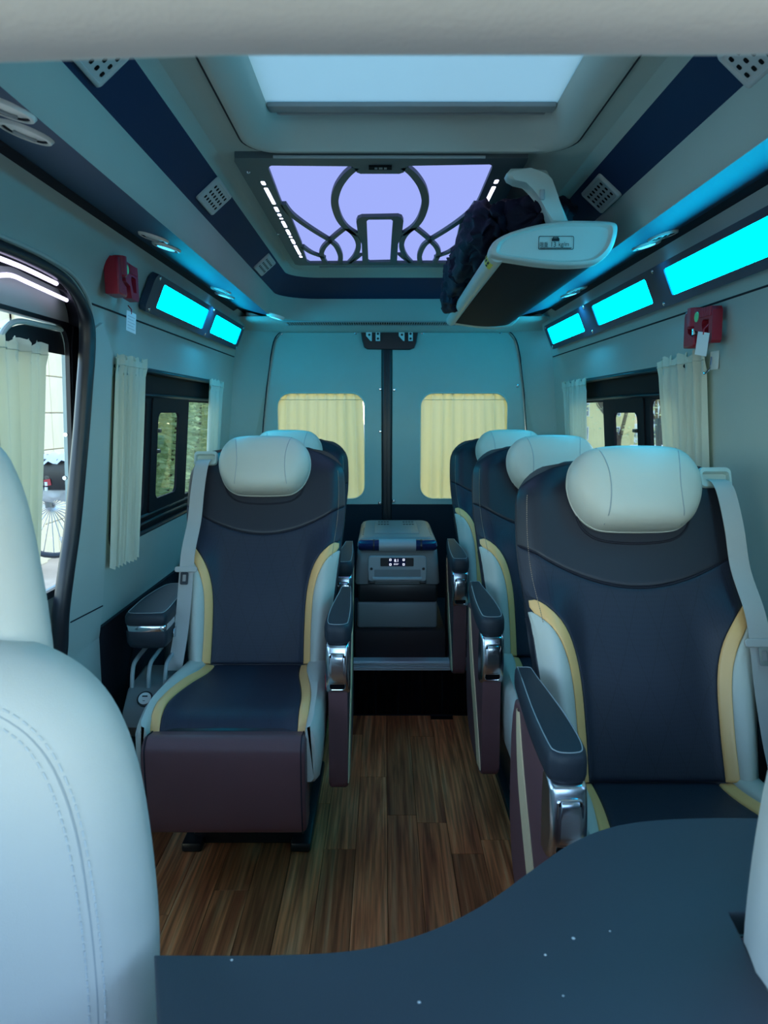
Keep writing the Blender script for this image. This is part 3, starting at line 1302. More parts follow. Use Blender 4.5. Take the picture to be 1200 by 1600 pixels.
bm = new_bm()
box(bm, -.2, .36, .50, .72, 0, TZ - .031, .01)
under(obj('cabinet', bm, 'leather_brown'), tb)
for (px, py, r_) in ((896, 1466, .0022), (852, 1492, .0016), (953, 1455, .0012), (655, 1566, .0018), (362, 1500, .0016), (880, 1556, .0012)):
    c = UZ(px, py, TZ)
    bm = new_bm()
    lathe(bm, [(r_, 0), (r_ * .7, .0006)], (c.x, c.y, TZ), 'Z', 8)
    under(obj('speck', bm, 'stitch', smooth=False), tb)

# ------------------------------------------------------------------ passenger seats
SD = Vector((0, .376, .926))
SN = Vector((0, -.926, .376))
BL = .744


def bw(t):
    w = smooth_tab([(0, .222), (.15, .234), (.3, .245), (.45, .256), (.55, .262), (.68, .2715), (.8, .272), (1.0, .262)], t)
    if t > .86:
        q = min(1, (t - .86) / .14)
        w -= .105 * (1 - math.sqrt(max(0, 1 - q * q)))
    return w


def bf(x, t):
    """front relief of the backrest"""
    ax = abs(x)
    w = bw(t)
    f = .052 * sm((ax - .12) / .09) * sm((.62 - t) / .2)
    f += .012 * math.exp(-((t - .28) / .2) ** 2) * (1 - sm(ax / .2))
    f -= .035 * sm((ax - (w - .045)) / .045) ** 1.5
    if t > .84:
        f -= .05 * sm((t - .84) / .16) ** 2
    f -= .012 * (1 - sm((ax) / .2)) * math.exp(-((t - .8) / .12) ** 2) * 0
    return f


def BP(x, t, f=0.0):
    return Vector((x, 0, .484)) + SD * (BL * t) + SN * (bf(x, t) + f)


def edge_vals(n, e=.025):
    v = [0, e * .35, e, e * 2]
    for k in range(1, n):
        a = k / n
        if e * 2 < a < 1 - e * 2:
            v.append(a)
    v += [1 - e * 2, 1 - e, 1 - e * .35, 1]
    return v


def dropped(a, b, ea, eb, d=.006):
    q = min(min(a, 1 - a) / ea, min(b, 1 - b) / eb)
    q = max(0, min(1, q))
    return -d * (1 - math.sqrt(1 - (1 - q) ** 2))


HT = [(0, .148), (.15, .148), (.3, .153), (.4, .169), (.47, .196), (.52, .229), (.55, .256), (.58, .264), (.62, .267)]
G2 = [(0, .171), (.15, .171), (.3, .177), (.38, .192), (.44, .215), (.48, .239), (.50, .255)]


def hfun(t):
    return min(smooth_tab(HT, t), bw(t) - .002) if t < .62 else bw(t) - .002


def g2fun(t):
    return min(smooth_tab(G2, t), bw(t) - .004)


def ts(a):
    return .572 + .145 * a * a


def cushion_top(x, y):
    ax = abs(x)
    z = .478 + .012 * sm(-y / .2) - .02 * sm((-y - .34) / .11) ** 2
    z += .022 * sm((ax - .13) / .07)
    return z


def k1(y):
    q = max(0, min(1, -y / .44))
    return .138 + .042 * sm(q * 1.15)


def passenger_seat(s, base_z=0.0):
    """s=+1: aisle side is +x. Returns the root; its parts are meshes."""
    root = empty('passenger_seat', (0, 0, 0))
    # shell
    bm = new_bm()
    rings = []
    T = [-.06, -.03] + [k / 24 for k in range(0, 21)] + [.86, .89, .92, .945, .965, .98, .99, 1.0]
    for t in T:
        tt = max(t, 0)
        w = bw(tt)
        ring = []
        for k in range(21):
            x = w * math.sin((k / 20 - .5) * math.pi)
            ring.append(BP(x, tt, -.012) + SD * (BL * (t - tt)))
        th = .115 - .055 * sm((tt - .80) / .2)
        for k in range(11):
            x = w * math.cos(math.pi * k / 10) * -1
            x = w * (1 - 2 * k / 10)
            e = sm(min(k, 10 - k) / 2.5)
            ring.append(Vector((x, 0, .484)) + SD * (BL * t) + SN * (-.05 - (th - .05) * e))
        rings.append(ring)
    # rounded top
    last = rings[-1]
    cen = sum((Vector(p) for p in last), Vector()) / len(last)
    for q, up in ((.9, .006), (.7, .010), (.4, .013)):
        rings.append([cen + (Vector(p) - cen) * q + SD * up for p in last])
    loft(bm, rings, True, True, True)
    shell = obj('backrest', bm, 'leather_dark', root, angle=70)
    # perforated centre panel
    bm = new_bm()
    av = [-1 + 2 * a for a in edge_vals(28, .012)]
    bv = edge_vals(26, .012)

    def f(a, b):
        t = b * ts(a)
        x = a * hfun(t)
        return BP(x, t, dropped((a + 1) / 2, b, .022, .022))
    patch(bm, f, av, bv)
    obj('backrest_panel', bm, 'seat_fabric', root, angle=70)
    # upper smooth panel
    bm = new_bm()

    def f(a, b):
        t = ts(a) + b * (1.0 - ts(a))
        x = a * (bw(t) - .002)
        return BP(x, t, dropped((a + 1) / 2, b, .02, .03))
    patch(bm, f, av, edge_vals(22, .02))
    up = obj('upper_panel', bm, 'leather_dark', root, angle=70)
    # stitching lines down the outer edges
    for q in (-1, 1):
        bm = new_bm()
        for k in range(60):
            t0, t1 = .46 + .42 * k / 60, .46 + .42 * (k + .6) / 60
            tube(bm, [BP(q * (bw(t0) - .022), t0, .0005), BP(q * (bw(t1) - .022), t1, .0005)], .0009, 4)
        st = obj('stitching', bm, 'stitch_tan', up)
        st['kind'] = 'stuff'
    # gold inlays and cream bolsters
    for q in (-1, 1):
        bm = new_bm()

        def f(a, b):
            t = b * .535
            x0, x1 = hfun(t), g2fun(t)
            x1 = max(x1, x0 + .001)
            return BP(q * (x0 + a * (x1 - x0)), t, dropped(a, b, .15, .01, .004))
        patch(bm, f, [0, .05, .15, .4, .6, .85, .95, 1], edge_vals(24, .008))
        obj('gold_inlay', bm, 'leather_gold', root, angle=70)
        bm = new_bm()

        def f(a, b):
            t = b * .497
            x0, x1 = g2fun(t), bw(t)
            return BP(q * (x0 + a * (x1 - x0)), t, dropped(a, b, .14, .02, .005) - (.012 * sm((a - .8) / .2)))
        patch(bm, f, [0, .04, .14, .3, .45, .6, .7, .8, .86, .92, .96, 1], edge_vals(24, .012))
        bo = obj('bolster', bm, 'leather_cream_cyan_lit', root, angle=70)
        # cream side that wraps back
        bm = new_bm()

        def f(a, b):
            t = b * .485
            p0 = BP(q * bw(t), t, -.016)
            return p0 + SN * (-.045 * a) + Vector((q * .0025 * math.sin(a * math.pi), 0, 0))
        patch(bm, f, [0, .25, .5, .75, 1], edge_vals(16, .02))
        obj('bolster_side', bm, 'leather_dark', bo, angle=70)
    # headrest
    bm = new_bm()
    hp = [(0, .110), (.07, .109), (.115, .100), (.142, .072), (.154, .03), (.150, -.015), (.130, -.058), (.098, -.085), (.06, -.093), (0, -.095)]
    ho = spline(hp, 5)
    outl = [(p.x, p.y) for p in ho] + [(-p.x, p.y) for p in reversed(ho[1:-1])]

    def HP(x, h, d):
        return Vector((x, 0, .484)) + SD * (BL * .87 + h) + SN * (d)
    rings = []
    c2 = Vector((0, .01))
    for sc, d in ((.6, -.045), (.86, -.042), (.96, -.03), (1.0, 0.0), (1.0, .02), (.985, .043), (.945, .063), (.875, .078), (.76, .088), (.58, .094), (.36, .097), (.12, .098)):
        ring = []
        for x, h in outl:
            p = c2 + (Vector((x, h)) - c2) * sc
            ring.append(HP(p.x, p.y, d - .10 * p.x * p.x / .15 - .012 * sm((p.y - .02) / .08) + .012))
        rings.append(ring)
    loft(bm, rings, True, True, True)
    bmesh.ops.recalc_face_normals(bm, faces=bm.faces[:])
    head_bvh = BVHTree.FromBMesh(bm)
    hd_ = obj('headrest', bm, 'leather_cream_cyan_lit', root, angle=70)

    for q in (-1, 1):
        bm = new_bm()
        pts = []
        for k in range(13):
            h = .100 - .185 * k / 12
            x = q * (.088 - .012 * math.sin(math.pi * k / 12) + .006 * (1 - k / 12))
            pts.append((x, h))
        dd = []
        for x, h in pts:
            hit = head_bvh.ray_cast(HP(x, h, .4), -SN)
            dd.append((hit[0] - HP(x, h, 0)).dot(SN) if hit[0] else .03)
        for _ in range(0):
            dd = [dd[0]] + [(dd[i - 1] + 2 * dd[i] + dd[i + 1]) / 4 for i in range(1, len(dd) - 1)] + [dd[-1]]
        tube(bm, spline([HP(x, h, d + .0003) for (x, h), d in zip(pts, dd)], 3), .0013, 5)
        obj('seam', bm, 'mid_grey', hd_)
    bm = new_bm()      # seam round the side
    tube(bm, [HP(.01 * 0 + (x) * 1.0, c2.y + (h - c2.y) * 1.0, .008 - .10 * x * x / .15 - .012 * sm((h - .02) / .08) + .012) * 1.0 for x, h in outl], .0016, 5, closed=True)
    obj('piping', bm, 'leather_cream_cyan_lit', hd_)
    # dark collar under the headrest
    bm = new_bm()
    tube(bm, spline([BP(x, t, .001) for x, t in ((-.135, .80), (-.12, .755), (-.08, .722), (0, .712), (.08, .722), (.12, .755), (.135, .80))], 5), .003, 6)
    obj('collar_seam', bm, 'seam_dark', up)
    # seam between upper and lower panels
    bm = new_bm()
    tube(bm, [BP(a * (bw(ts(a)) - .004), ts(a), -.002) for a in [-1 + k / 20 for k in range(41)]], .0022, 5)
    obj('seam', bm, 'seam_dark', root)

    # cushion: centre panel, gold, cream bolsters
    def fc(x0f, x1f, e):
        def f(a, b):
            y = .03 - b * .475
            x = x0f(y) + a * (x1f(y) - x0f(y))
            z = cushion_top(x, y) + dropped(a, b, e, .02, .006)
            if b > .93:
                z -= .03 * ((b - .93) / .07) ** 2
            return Vector((x, y, z))
        return f
    bm = new_bm()
    patch(bm, fc(lambda y: -k1(y), lambda y: k1(y), .02), edge_vals(24, .01), edge_vals(20, .01) )
    obj('seat_panel', bm, 'seat_fabric', root, angle=70)
    for q in (-1, 1):
        bm = new_bm()
        patch(bm, fc(lambda y: q * k1(y), lambda y: q * (k1(y) + .026), .15), [0, .05, .15, .4, .6, .85, .95, 1], edge_vals(20, .01))
        obj('gold_inlay', bm, 'leather_gold', root, angle=70)
        bm = new_bm()
        rings = []
        for y in [.04 - .50 * k / 20 for k in range(21)] + [-.468, -.474]:
            x0 = k1(y) + .0235
            wo = .232 + .008 * sm(-y / .3)
            e = 0 if y > -.446 else (-.446 - y) / .028
            zt = cushion_top(.2, min(y, 0)) - .012 * e * e
            wo -= .012 * e * e
            ring = [(x0, y, zt - .01), (x0 + .006, y, zt), (x0 + (wo - x0) * .5, y, zt + .006), (wo - .02, y, zt + .002), (wo - .006, y, zt - .010), (wo, y, zt - .03),
                    (wo, y, .40), (wo - .004, y, .335 + .01 * e), (wo - .012, y, .325 + .01 * e), (x0, y, .325 + .01 * e)]
            rings.append([(q * x, yy, z) for x, yy, z in ring])
        loft(bm, rings, True, True, True)
        obj('seat_bolster', bm, 'leather_cream_cyan_lit', root, angle=60)
    bm = new_bm()
    box(bm, -.20, .20, -.445, .10, .30, .462, .012, 2)
    obj('seat_frame', bm, 'black_plastic', root)
    # leg rest
    bm = new_bm()
    sec = spline([(-.462, .462), (-.49, .466), (-.512, .45), (-.52, .42), (-.517, .30), (-.508, .225), (-.488, .207), (-.44, .21), (-.425, .24), (-.43, .42), (-.44, .455)], 4, closed=True)
    rings = []
    for x, sc in ((-.207, .55), (-.204, .8), (-.198, .94), (-.19, 1.0), (-.1, 1.0), (0, 1.0), (.1, 1.0), (.19, 1.0), (.198, .94), (.204, .8), (.207, .55)):
        c = Vector((-.472, .335))
        ring = []
        for p in sec:
            d = p - c
            l = d.length
            sh = .028 * (1 - sc)
            q = c + d * max(0, (l - sh * 1.0) / l)
            ring.append((x, q.x, q.y))
        rings.append(ring)
    loft(bm, rings, True, True, True)
    lr = obj('leg_rest', bm, 'leather_brown', root, angle=60)
    for q in (-1, 1):
        bm = new_bm()
        tube(bm, [(q * .1965, p.x, p.y) for p in sec], .0016, 5, closed=True)
        obj('seam', bm, 'seam_dark', lr)
    # base
    bm = new_bm()
    box(bm, -.165, .165, -.22, .22, base_z, .305, .015, 2)
    if base_z < .05:
        box(bm, -.19, -.13, -.26, .26, base_z, base_z + .03, .008, 2)
        box(bm, .13, .19, -.26, .26, base_z, base_z + .03, .008, 2)
    obj('seat_base', bm, 'black_plastic', root)

    # aisle armrest: padded top, metal end with latch, side panel with cream stripe
    def X(d):            # d measured away from the seat centre
        return s * d
    side = obj
    bm = new_bm()
    poly = [(.045, .655), (-.15, .657), (-.285, .655), (-.322, .60), (-.328, .52), (-.326, .40), (-.334, .28), (-.325, .24), (-.25, .228), (-.02, .24), (.06, .33), (.075, .5)]
    ps = spline(poly, 3, closed=True)
    prism(bm, [(X(.252), p.x, p.y) for p in ps], (X(.052), 0, 0), .008, 3)
    arm = obj('arm_side_panel', bm, 'leather_brown', root, angle=50)
    bm = new_bm()
    sa = spline([(.010, .648), (.0, .58), (-.03, .50), (-.09, .42), (-.18, .32), (-.25, .238)], 5)
    sb = spline([(-.015, .650), (-.055, .585), (-.11, .51), (-.18, .43), (-.265, .33), (-.322, .250)], 5)
    V0 = [(X(.3055), p.x, p.y) for p in sa] + [(X(.3055), p.x, p.y) for p in reversed(sb)]
    n_ = len(sa)
    loft(bm, [[(X(.303), p.x, p.y) for p in sa], [(X(.3065), p.x - .001, p.y) for p in sa], [(X(.3065), p.x + .001, p.y) for p in sb], [(X(.303), p.x, p.y) for p in sb]], close_ring=False)
    obj('stripe', bm, 'leather_stripe', arm, angle=50)
    # pad
    bm = new_bm()
    plan = [(.302, .05), (.298, .062), (.270, .062), (.265, .05), (.262, .0), (.252, -.09), (.243, -.18), (.240, -.27), (.244, -.315), (.256, -.335), (.29, -.338), (.308, -.328), (.314, -.30), (.314, -.15)]
    pl = spline(plan, 3, closed=True)
    c = Vector((.28, -.14))
    rings = []
    for off_, z in ((.010, .655), (.002, .660), (0, .670), (0, .692), (.0015, .702), (.005, .709), (.010, .712)):
        ring = []
        for p in pl:
            d = c - Vector((p.x, p.y))
            q = Vector((p.x, p.y)) + Vector((d.x * off_ / .035, d.y * off_ / .2)) * 1.0
            tilt = .012 * sm((-q.y + .05) / .4)
            ring.append((X(q.x), q.y, z + .012 - tilt))
        rings.append(ring)
    loft(bm, rings, True, True, True)
    pad = obj('arm_pad', bm, 'pad_dark', root, angle=50)
    bm = new_bm()
    ring = []
    for p in pl:
        d = c - Vector((p.x, p.y))
        q = Vector((p.x, p.y)) + Vector((d.x * .0075 / .035, d.y * .0075 / .2))
        tilt = .012 * sm((-q.y + .05) / .4)
        ring.append((X(q.x), q.y, .7115 + .012 - tilt))
    tube(bm, ring, .0011, 5, closed=True)
    obj('seam', bm, 'mid_grey', pad)
    # metal end
    bm = new_bm()
    prof = spline([(-.27, .656), (-.328, .656), (-.340, .640), (-.348, .60), (-.348, .565), (-.338, .530), (-.318, .512), (-.285, .508), (-.268, .52)], 3, closed=True)
    rings = []
    for x, sc in ((.246, .70), (.248, .88), (.253, .97), (.259, 1.0), (.298, 1.0), (.304, .97), (.309, .88), (.311, .70)):
        cc = Vector((-.30, .585))
        rings.append([(X(x), cc.x + (p.x - cc.x) * sc, cc.y + (p.y - cc.y) * (sc * .3 + .7)) for p in prof])
    loft(bm, rings, True, True, True)
    me_ = obj('arm_end', bm, 'satin_metal', root, angle=50)
    bm = new_bm()
    prism(bm, [(X(a), -.3445, b) for a, b in rrect(.259, .298, .533, .632, .006, 3)], (0, .02, 0), 0)
    obj('latch_recess', bm, 'black_gap', me_, smooth=False)
    for v in bpy.data.objects[me_.name].children[-1:]:
        for vv in v.data.vertices:
            pass
    bm = new_bm()
    lat = spline([(-.3505, .628), (-.3535, .60), (-.352, .57), (-.347, .553), (-.338, .553), (-.338, .628)], 3, closed=True)
    prism(bm, [(X(.2625), p.x, p.y) for p in lat], (X(.032), 0, 0), .002, 2)
    obj('latch', bm, 'satin_metal', me_, angle=50)
    bm = new_bm()
    tube(bm, [(X(a), -.3475 + .010 * sm((.56 - b) / .04) + .002 * sm((b - .61) / .03), b) for a, b in rrect(.257, .300, .531, .634, .008, 4)], .0022, 6, closed=True)
    obj('latch_rim', bm, 'chrome', me_)
    # red buckle beside the cushion
    bm = new_bm()
    box(bm, min(X(.238), X(.25)), max(X(.238), X(.25)), -.265, -.24, .50, .545, .004, 2)
    obj('buckle', bm, 'red_plastic', root)

    # window-side armrest: lidded box with chrome band and button
    wx0, wx1 = .255, .385
    bm = new_bm()
    pl2 = spline([(-wx0, -.085), (-wx0 - .02, -.105), (-wx1 + .03, -.108), (-wx1 + .004, -.095), (-wx1, -.06), (-wx1 + .004, .05), (-wx1 + .03, .17), (-wx1 + .055, .22), (-wx0 - .01, .22), (-wx0, .19), (-wx0, .05)], 3, closed=True)
    c = Vector((-.32, .05))

    def arm_rings(zs):
        out = []
        for z, off_ in zs:
            ring = []
            for p in pl2:
                d = (c - Vector((p.x, p.y)))
                q = Vector((p.x, p.y)) + Vector((d.x * off_ / .065, d.y * off_ / .15))
                ring.append((s * q.x, q.y, z + .02 * sm((q.y + .1) / .35)))
            out.append(ring)
        return out
    loft(bm, arm_rings([(.640, .003), (.644, 0), (.665, 0), (.674, .004), (.678, .010), (.679, .02)]), True, True, True)
    ob = obj('window_armrest', bm, 'pad_dark', root, angle=50)
    bm = new_bm()
    tube(bm, arm_rings([(.6785, .009)])[0], .0011, 5, closed=True)
    obj('seam', bm, 'mid_grey', ob)
    bm = new_bm()
    loft(bm, arm_rings([(.565, .02), (.570, .008), (.585, .002), (.618, .001), (.622, .003)]), True, True, True)
    obj('armrest_body', bm, 'pad_dark', ob, angle=50)
    bm = new_bm()
    loft(bm, arm_rings([(.622, .003), (.623, .0025), (.638, .0025), (.640, .004)]), True, True, True)
    obj('chrome_band', bm, 'chrome', ob, angle=50)
    bm = new_bm()
    prism(bm, [(s * -(wx0 - .001), y, z) for y, z in rrect(-.045, .005, .583, .612, .013, 5)], (s * .004, 0, 0), .0015, 2)
    obj('button', bm, 'satin_metal', ob, angle=50)
    bm = new_bm()
    xs = sorted((s * -.30, s * -.262))
    box(bm, xs[0], xs[1], .0, .15, .30, .57, .01, 2)
    obj('armrest_post', bm, 'black_plastic', ob)
    # cup holder console with socket
    bm = new_bm()
    xs = sorted((s * -.37, s * -.245))
    pr = [(-.13, .30), (-.20, .36), (-.19, .405), (-.135, .455), (.03, .47), (.03, .30)]
    prism(bm, [(xs[0], y, z) for y, z in pr], (xs[1] - xs[0], 0, 0), .008, 2)
    con = obj('cup_console', bm, 'grey_plastic', root, angle=50)
    for k in range(3):
        bm = new_bm()
        xx = xs[0] + .012 + k * .05
        tube(bm, spline([(xx, -.13, .455), (xx, -.118, .50), (xx, -.09, .525), (xx, .02, .535)], 4), .0065, 8)
        obj('cup_rib', bm, 'mid_grey', con)
    bm = new_bm()
    nrm = Vector((0, -.71, .70)).normalized()
    rot = nrm.to_track_quat('Z', 'Y').to_matrix()
    cc = Vector(((xs[0] + xs[1]) / 2, -.164, .432))
    lathe(bm, [(.024, 0), (.024, .006), (.019, .008)], cc, rot, 24)
    so = obj('socket', bm, 'black_plastic', con)
    bm = new_bm()
    lathe(bm, [(.019, .0078), (.018, .0095)], cc, rot, 24)
    obj('socket_cap', bm, 'white_plastic', con)
    bm = new_bm()
    rx = rot @ Vector((1, 0, 0))
    ry = rot @ Vector((0, 1, 0))
    for (a0, a1, b0, b1) in ((-.008, .008, .004, .008), (-.004, .003, -.009, -.0075)):
        q = [cc + nrm * .0098 + rx * a + ry * b for a, b in ((a0, b0), (a1, b0), (a1, b1), (a0, b1))]
        prism(bm, q, nrm * .0006)
    obj('socket_slot', bm, 'ink', con, smooth=False)

    # seat belt at the window-side shoulder
    bx = -s
    bt = .935
    bm = new_bm()

    def bez(x, h, d):
        return Vector((bx * (.208 + x), 0, .484)) + SD * (BL * bt + h) + SN * (d + bf(.208, bt) + .004)
    ro = rrect(-.040, .040, -.028, .024, .012, 5)
    loft(bm, [[bez(x, h, 0) for x, h in ro], [bez(x, h, .012) for x, h in ro], [bez(x * .93, h * .9, .018) for x, h in ro], [bez(x * .80, h * .5, .018) for x, h in ro], [bez(x * .76, h * .4, .004) for x, h in ro]], True, True, True)
    obj('belt_guide', bm, 'light_plastic', root, angle=50)
    path = [(.208, .925, .010), (.210, .905, .022), (.213, .86, .030), (.217, .75, .038), (.221, .62, .036), (.225, .48, .028), (.228, .37, .016), (.231, .25, .012), (.236, .12, .014), (.243, .02, .020), (.250, -.03, .012)]
    bm = new_bm()
    ctr = [Vector((bx * x, 0, .484)) + SD * (BL * t) + SN * (bf(min(x, bw(max(t, 0)) - .05), max(t, 0)) + f + .004) for x, t, f in path]
    ctr = spline(ctr, 5)
    wds = [.0225] * len(ctr)
    rings = []
    for i, p in enumerate(ctr):
        tw = .012 * sm((i / len(ctr) - .75) / .25)
        e = Vector((.0225, 0, 0)) + SN * (tw * .0)
        rings.append([p - e + SN * .001, p + e + SN * .001, p + e - SN * .001, p - e - SN * .001])
    loft(bm, rings, True, True, True)
    be = obj('seat_belt', bm, 'belt', root, angle=50)
    i_ = int(len(ctr) * .585)
    pc_ = ctr[i_]
    bm = new_bm()
    pts = rrect(-.036, .036, -.008, .010, .007, 4)
    prism(bm, [pc_ + Vector((x, 0, 0)) + SD * h + SN * .002 for x, h in pts], SN * .008, .002, 2)
    obj('belt_stop', bm, 'belt', be, angle=50)
    bm = new_bm()
    po = rrect(-.012, .012, -.048, -.008, .004, 3)
    pi_ = rrect(-.006, .006, -.038, -.016, .002, 3)
    A_ = [pc_ + Vector((x + .004 * bx, 0, 0)) + SD * h + SN * .004 for x, h in po]
    B_ = [pc_ + Vector((x + .004 * bx, 0, 0)) + SD * h + SN * .004 for x, h in pi_]
    loft(bm, [A_, [p + SN * .004 for p in A_], [p + SN * .004 for p in B_], B_])
    obj('belt_tongue', bm, 'satin_metal' if s < 0 else 'black_plastic', be, smooth=False)
    return root


seat_l = passenger_seat(1)
seat_lb = passenger_seat(1, PZ)
seat_r = passenger_seat(-1)
seat_rb = passenger_seat(-1, PZ)
GRP = 'reclining passenger seats'
SEATS = [
    (seat_l, (-.405, 2.255, 0), 0, 'front left reclining seat with brown leg rest and seat belt showing'),
    (seat_lb, (-.435, 3.10, 0), 0, 'rear left reclining seat mostly hidden behind the front left one'),
    (seat_r, (.592, 1.50, 0), 0, 'nearest right reclining seat with belt over its shoulder, behind the table'),
    (None, (.585, 2.33, 0), 0, 'middle right reclining seat between two others of its row'),
    (seat_rb, (.580, 3.16, 0), 0, 'rearmost right reclining seat beside the grey cool box'),
]
for o, loc, rz, lab in SEATS:
    if o is None:
        o = dup(seat_r)
    o.location = loc
    tag(o, lab, 'seat', GRP)
# ------------------------------------------------------------------ ceiling light panel
PZc = NZ + .612     # plane of the panel's lower face


def C1px(cx, cy):
    """point of the 440x300 study of the panel (1200 wide) -> photograph pixel"""
    return (380 + cx * .36667, 220 + cy * .36667)


def PL(cx, cy, z=PZc):
    px, py = C1px(cx, cy)
    p = UZ(px, py, z)
    return (p.x, p.y)


panel = tag(empty('ceiling_light_panel', (-.01, 2.4, PZc)), 'glowing lilac ceiling panel with dark flowing tracery', 'ceiling light')
outer_q = [PL(-48, 56), PL(1222, 56), PL(1205, 80), PL(1000, 534), PL(215, 534), PL(-44, 80)]
outer_q = [(-.362, 1.875), (.350, 1.875), (.352, 1.90), (.345, 3.16), (.33, 3.18), (-.355, 3.18), (-.37, 3.16), (-.368, 1.90)]
gl = [PL(107, 118), PL(112, 110), PL(120, 106), PL(460, 109), PL(472, 116), PL(484, 135), PL(500, 141), PL(665, 141), PL(684, 135), PL(695, 116), PL(706, 107), PL(1050, 101), PL(1061, 106), PL(1060, 118), PL(1003, 250), PL(985, 285), PL(925, 350), PL(898, 468), PL(880, 515), PL(872, 520), PL(285, 522), PL(272, 515), PL(256, 468), PL(250, 440), PL(204, 330), PL(175, 290), PL(165, 270), PL(155, 245)]
bm = new_bm()
flat(bm, outer_q, [gl])
thicken(bm, .018)
remap(bm, lambda u, v, d: (u, v, PZc + d))
under(obj('panel_frame', bm, 'ceiling_frame', smooth=False), panel)
bm = new_bm()
flat(bm, [(-.33, 1.90), (.32, 1.90), (.32, 3.165), (-.33, 3.165)])
remap(bm, lambda u, v, d: (u, v, PZc + .010))
under(obj('diffuser', bm, 'sky_panel', smooth=False), panel)


def ribbon(pts, w, n=6):
    """flat bar following photograph-study points on the panel plane"""
    w = w * 1.3
    c = spline([Vector((*PL(*p), 0)) for p in pts], n)
    rings = []
    for i, p in enumerate(c):
        t = (c[min(i + 1, len(c) - 1)] - c[max(i - 1, 0)]).normalized()
        nr = Vector((-t.y, t.x, 0))
        ww = w if not isinstance(w, tuple) else w[0] + (w[1] - w[0]) * i / (len(c) - 1)
        a, b = p + nr * ww, p - nr * ww
        rings.append([(a.x, a.y, PZc), (b.x, b.y, PZc), (b.x, b.y, PZc + .010), (a.x, a.y, PZc + .010)])
    bm = new_bm()
    loft(bm, rings, True, True, True)
    return under(obj('tracery_bar', bm, 'ceiling_frame', smooth=False), panel)


def mir(pts):
    return [(1166 - x, y - 2) for x, y in pts]


for P_, w in (
    ([(478, 118), (440, 150), (405, 200), (390, 255), (396, 300), (415, 345), (445, 378), (490, 405)], .0085),
    ([(170, 272), (200, 312), (250, 352), (310, 392), (370, 428)], .0072),
    ([(370, 428), (400, 402), (436, 374)], .0072),
    ([(370, 430), (345, 455), (334, 480), (338, 500), (350, 522)], .0072),
    ([(370, 430), (395, 450), (410, 478), (415, 500), (412, 524)], .0075),
    ([(440, 376), (470, 400), (488, 430), (490, 462), (476, 495), (452, 522)], .0072),
    ([(250, 452), (290, 480), (345, 500)], .0068),
    ([(500, 488), (480, 505), (455, 523)], .0060),
):
    ribbon(P_, w)
    ribbon(mir(P_), w)
# tower in the middle
for poly in ([(484, 332), (500, 324), (665, 322), (680, 330), (682, 370), (640, 338), (636, 336), (526, 338), (522, 342), (484, 372)],):
    pass
bm = new_bm()
tw_o = [(490, 405), (482, 345), (488, 332), (505, 325), (660, 322), (676, 328), (683, 342), (676, 400), (660, 440), (655, 524), (508, 526), (505, 440)]
tw_i = [(526, 342), (534, 336), (630, 335), (638, 341), (632, 420), (626, 516), (540, 518), (533, 514)]
flat(bm, [PL(*p) for p in tw_o], [[PL(*p) for p in tw_i]])
thicken(bm, .010)
remap(bm, lambda u, v, d: (u, v, PZc + d - .0004))
under(obj('tracery_tower', bm, 'ceiling_frame', smooth=False), panel)
# small display slot in the front rail
bm = new_bm()
flat(bm, [PL(535, 104), PL(633, 104), PL(633, 119), PL(535, 119)])
thicken(bm, -.003)
remap(bm, lambda u, v, d: (u, v, PZc + d))
under(obj('display_slot', bm, 'black_gap', smooth=False), panel)
for a0, a1 in ((560, 572), (578, 594), (600, 612)):
    bm = new_bm()
    flat(bm, [PL(a0, 108), PL(a1, 108), PL(a1, 115), PL(a0, 115)])
    thicken(bm, -.001)
    remap(bm, lambda u, v, d: (u, v, PZc - .003 + d))
    under(obj('display_mark', bm, 'grey_plastic', smooth=False), panel)
# front lip line and rear lip line
for q in (((128, 68), (1032, 69)), ((325, 538), (900, 536))):
    bm = new_bm()
    a, b = PL(*q[0]), PL(*q[1])
    tube(bm, [(a[0], a[1], PZc), (b[0], b[1], PZc)], .004, 6)
    under(obj('lip', bm, 'mid_grey'), panel)
# LED dashes along both sides
ledL = [(75, 170, 92, 190), (88, 198, 130, 272), (127, 280, 148, 304), (140, 309, 156, 323), (150, 327, 164, 336), (157, 341, 178, 371), (175, 377, 194, 402), (187, 405, 200, 414), (193, 418, 212, 440), (206, 444, 234, 486), (228, 489, 240, 498)]
for x0, y0, x1, y1 in ledL:
    xm0, xm1 = x0 + 8, x1 - 8 + 4
    a = Vector((*PL(x0 + 8, y0), 0))
    b = Vector((*PL(x1 - 7, y1), 0))
    a.x = b.x = -.3245 - .0045 * (y0 - 170) / 330
    w_ = .0052
    gp_ = .010
    a.y += gp_ * .5
    b.y -= gp_ * .5
    if b.y - a.y < .012:
        b.y = a.y + .012
    bm = new_bm()
    prism(bm, [(x, y, PZc - .0005) for x, y in rrect(a.x - w_, a.x + w_, a.y, b.y, .004, 3)], (0, 0, .003))
    under(obj('led_dash', bm, 'led_white', smooth=False), panel)
    bm = new_bm()
    xr = .300 + .004 * (y0 - 170) / 330
    prism(bm, [(x, y, PZc - .0005) for x, y in rrect(xr - w_, xr + w_, a.y - .012, b.y - .012, .004, 3)], (0, 0, .003))
    under(obj('led_dash', bm, 'led_white', smooth=False), panel)
for cx_, cy_ in ((22, 133), (148, 396)):
    bm = new_bm()
    p = PL(cx_, cy_)
    lathe(bm, [(.006, 0), (.004, -.003)], (p[0], p[1], PZc), 'Z', 10)
    under(obj('screw', bm, 'satin_metal'), panel)

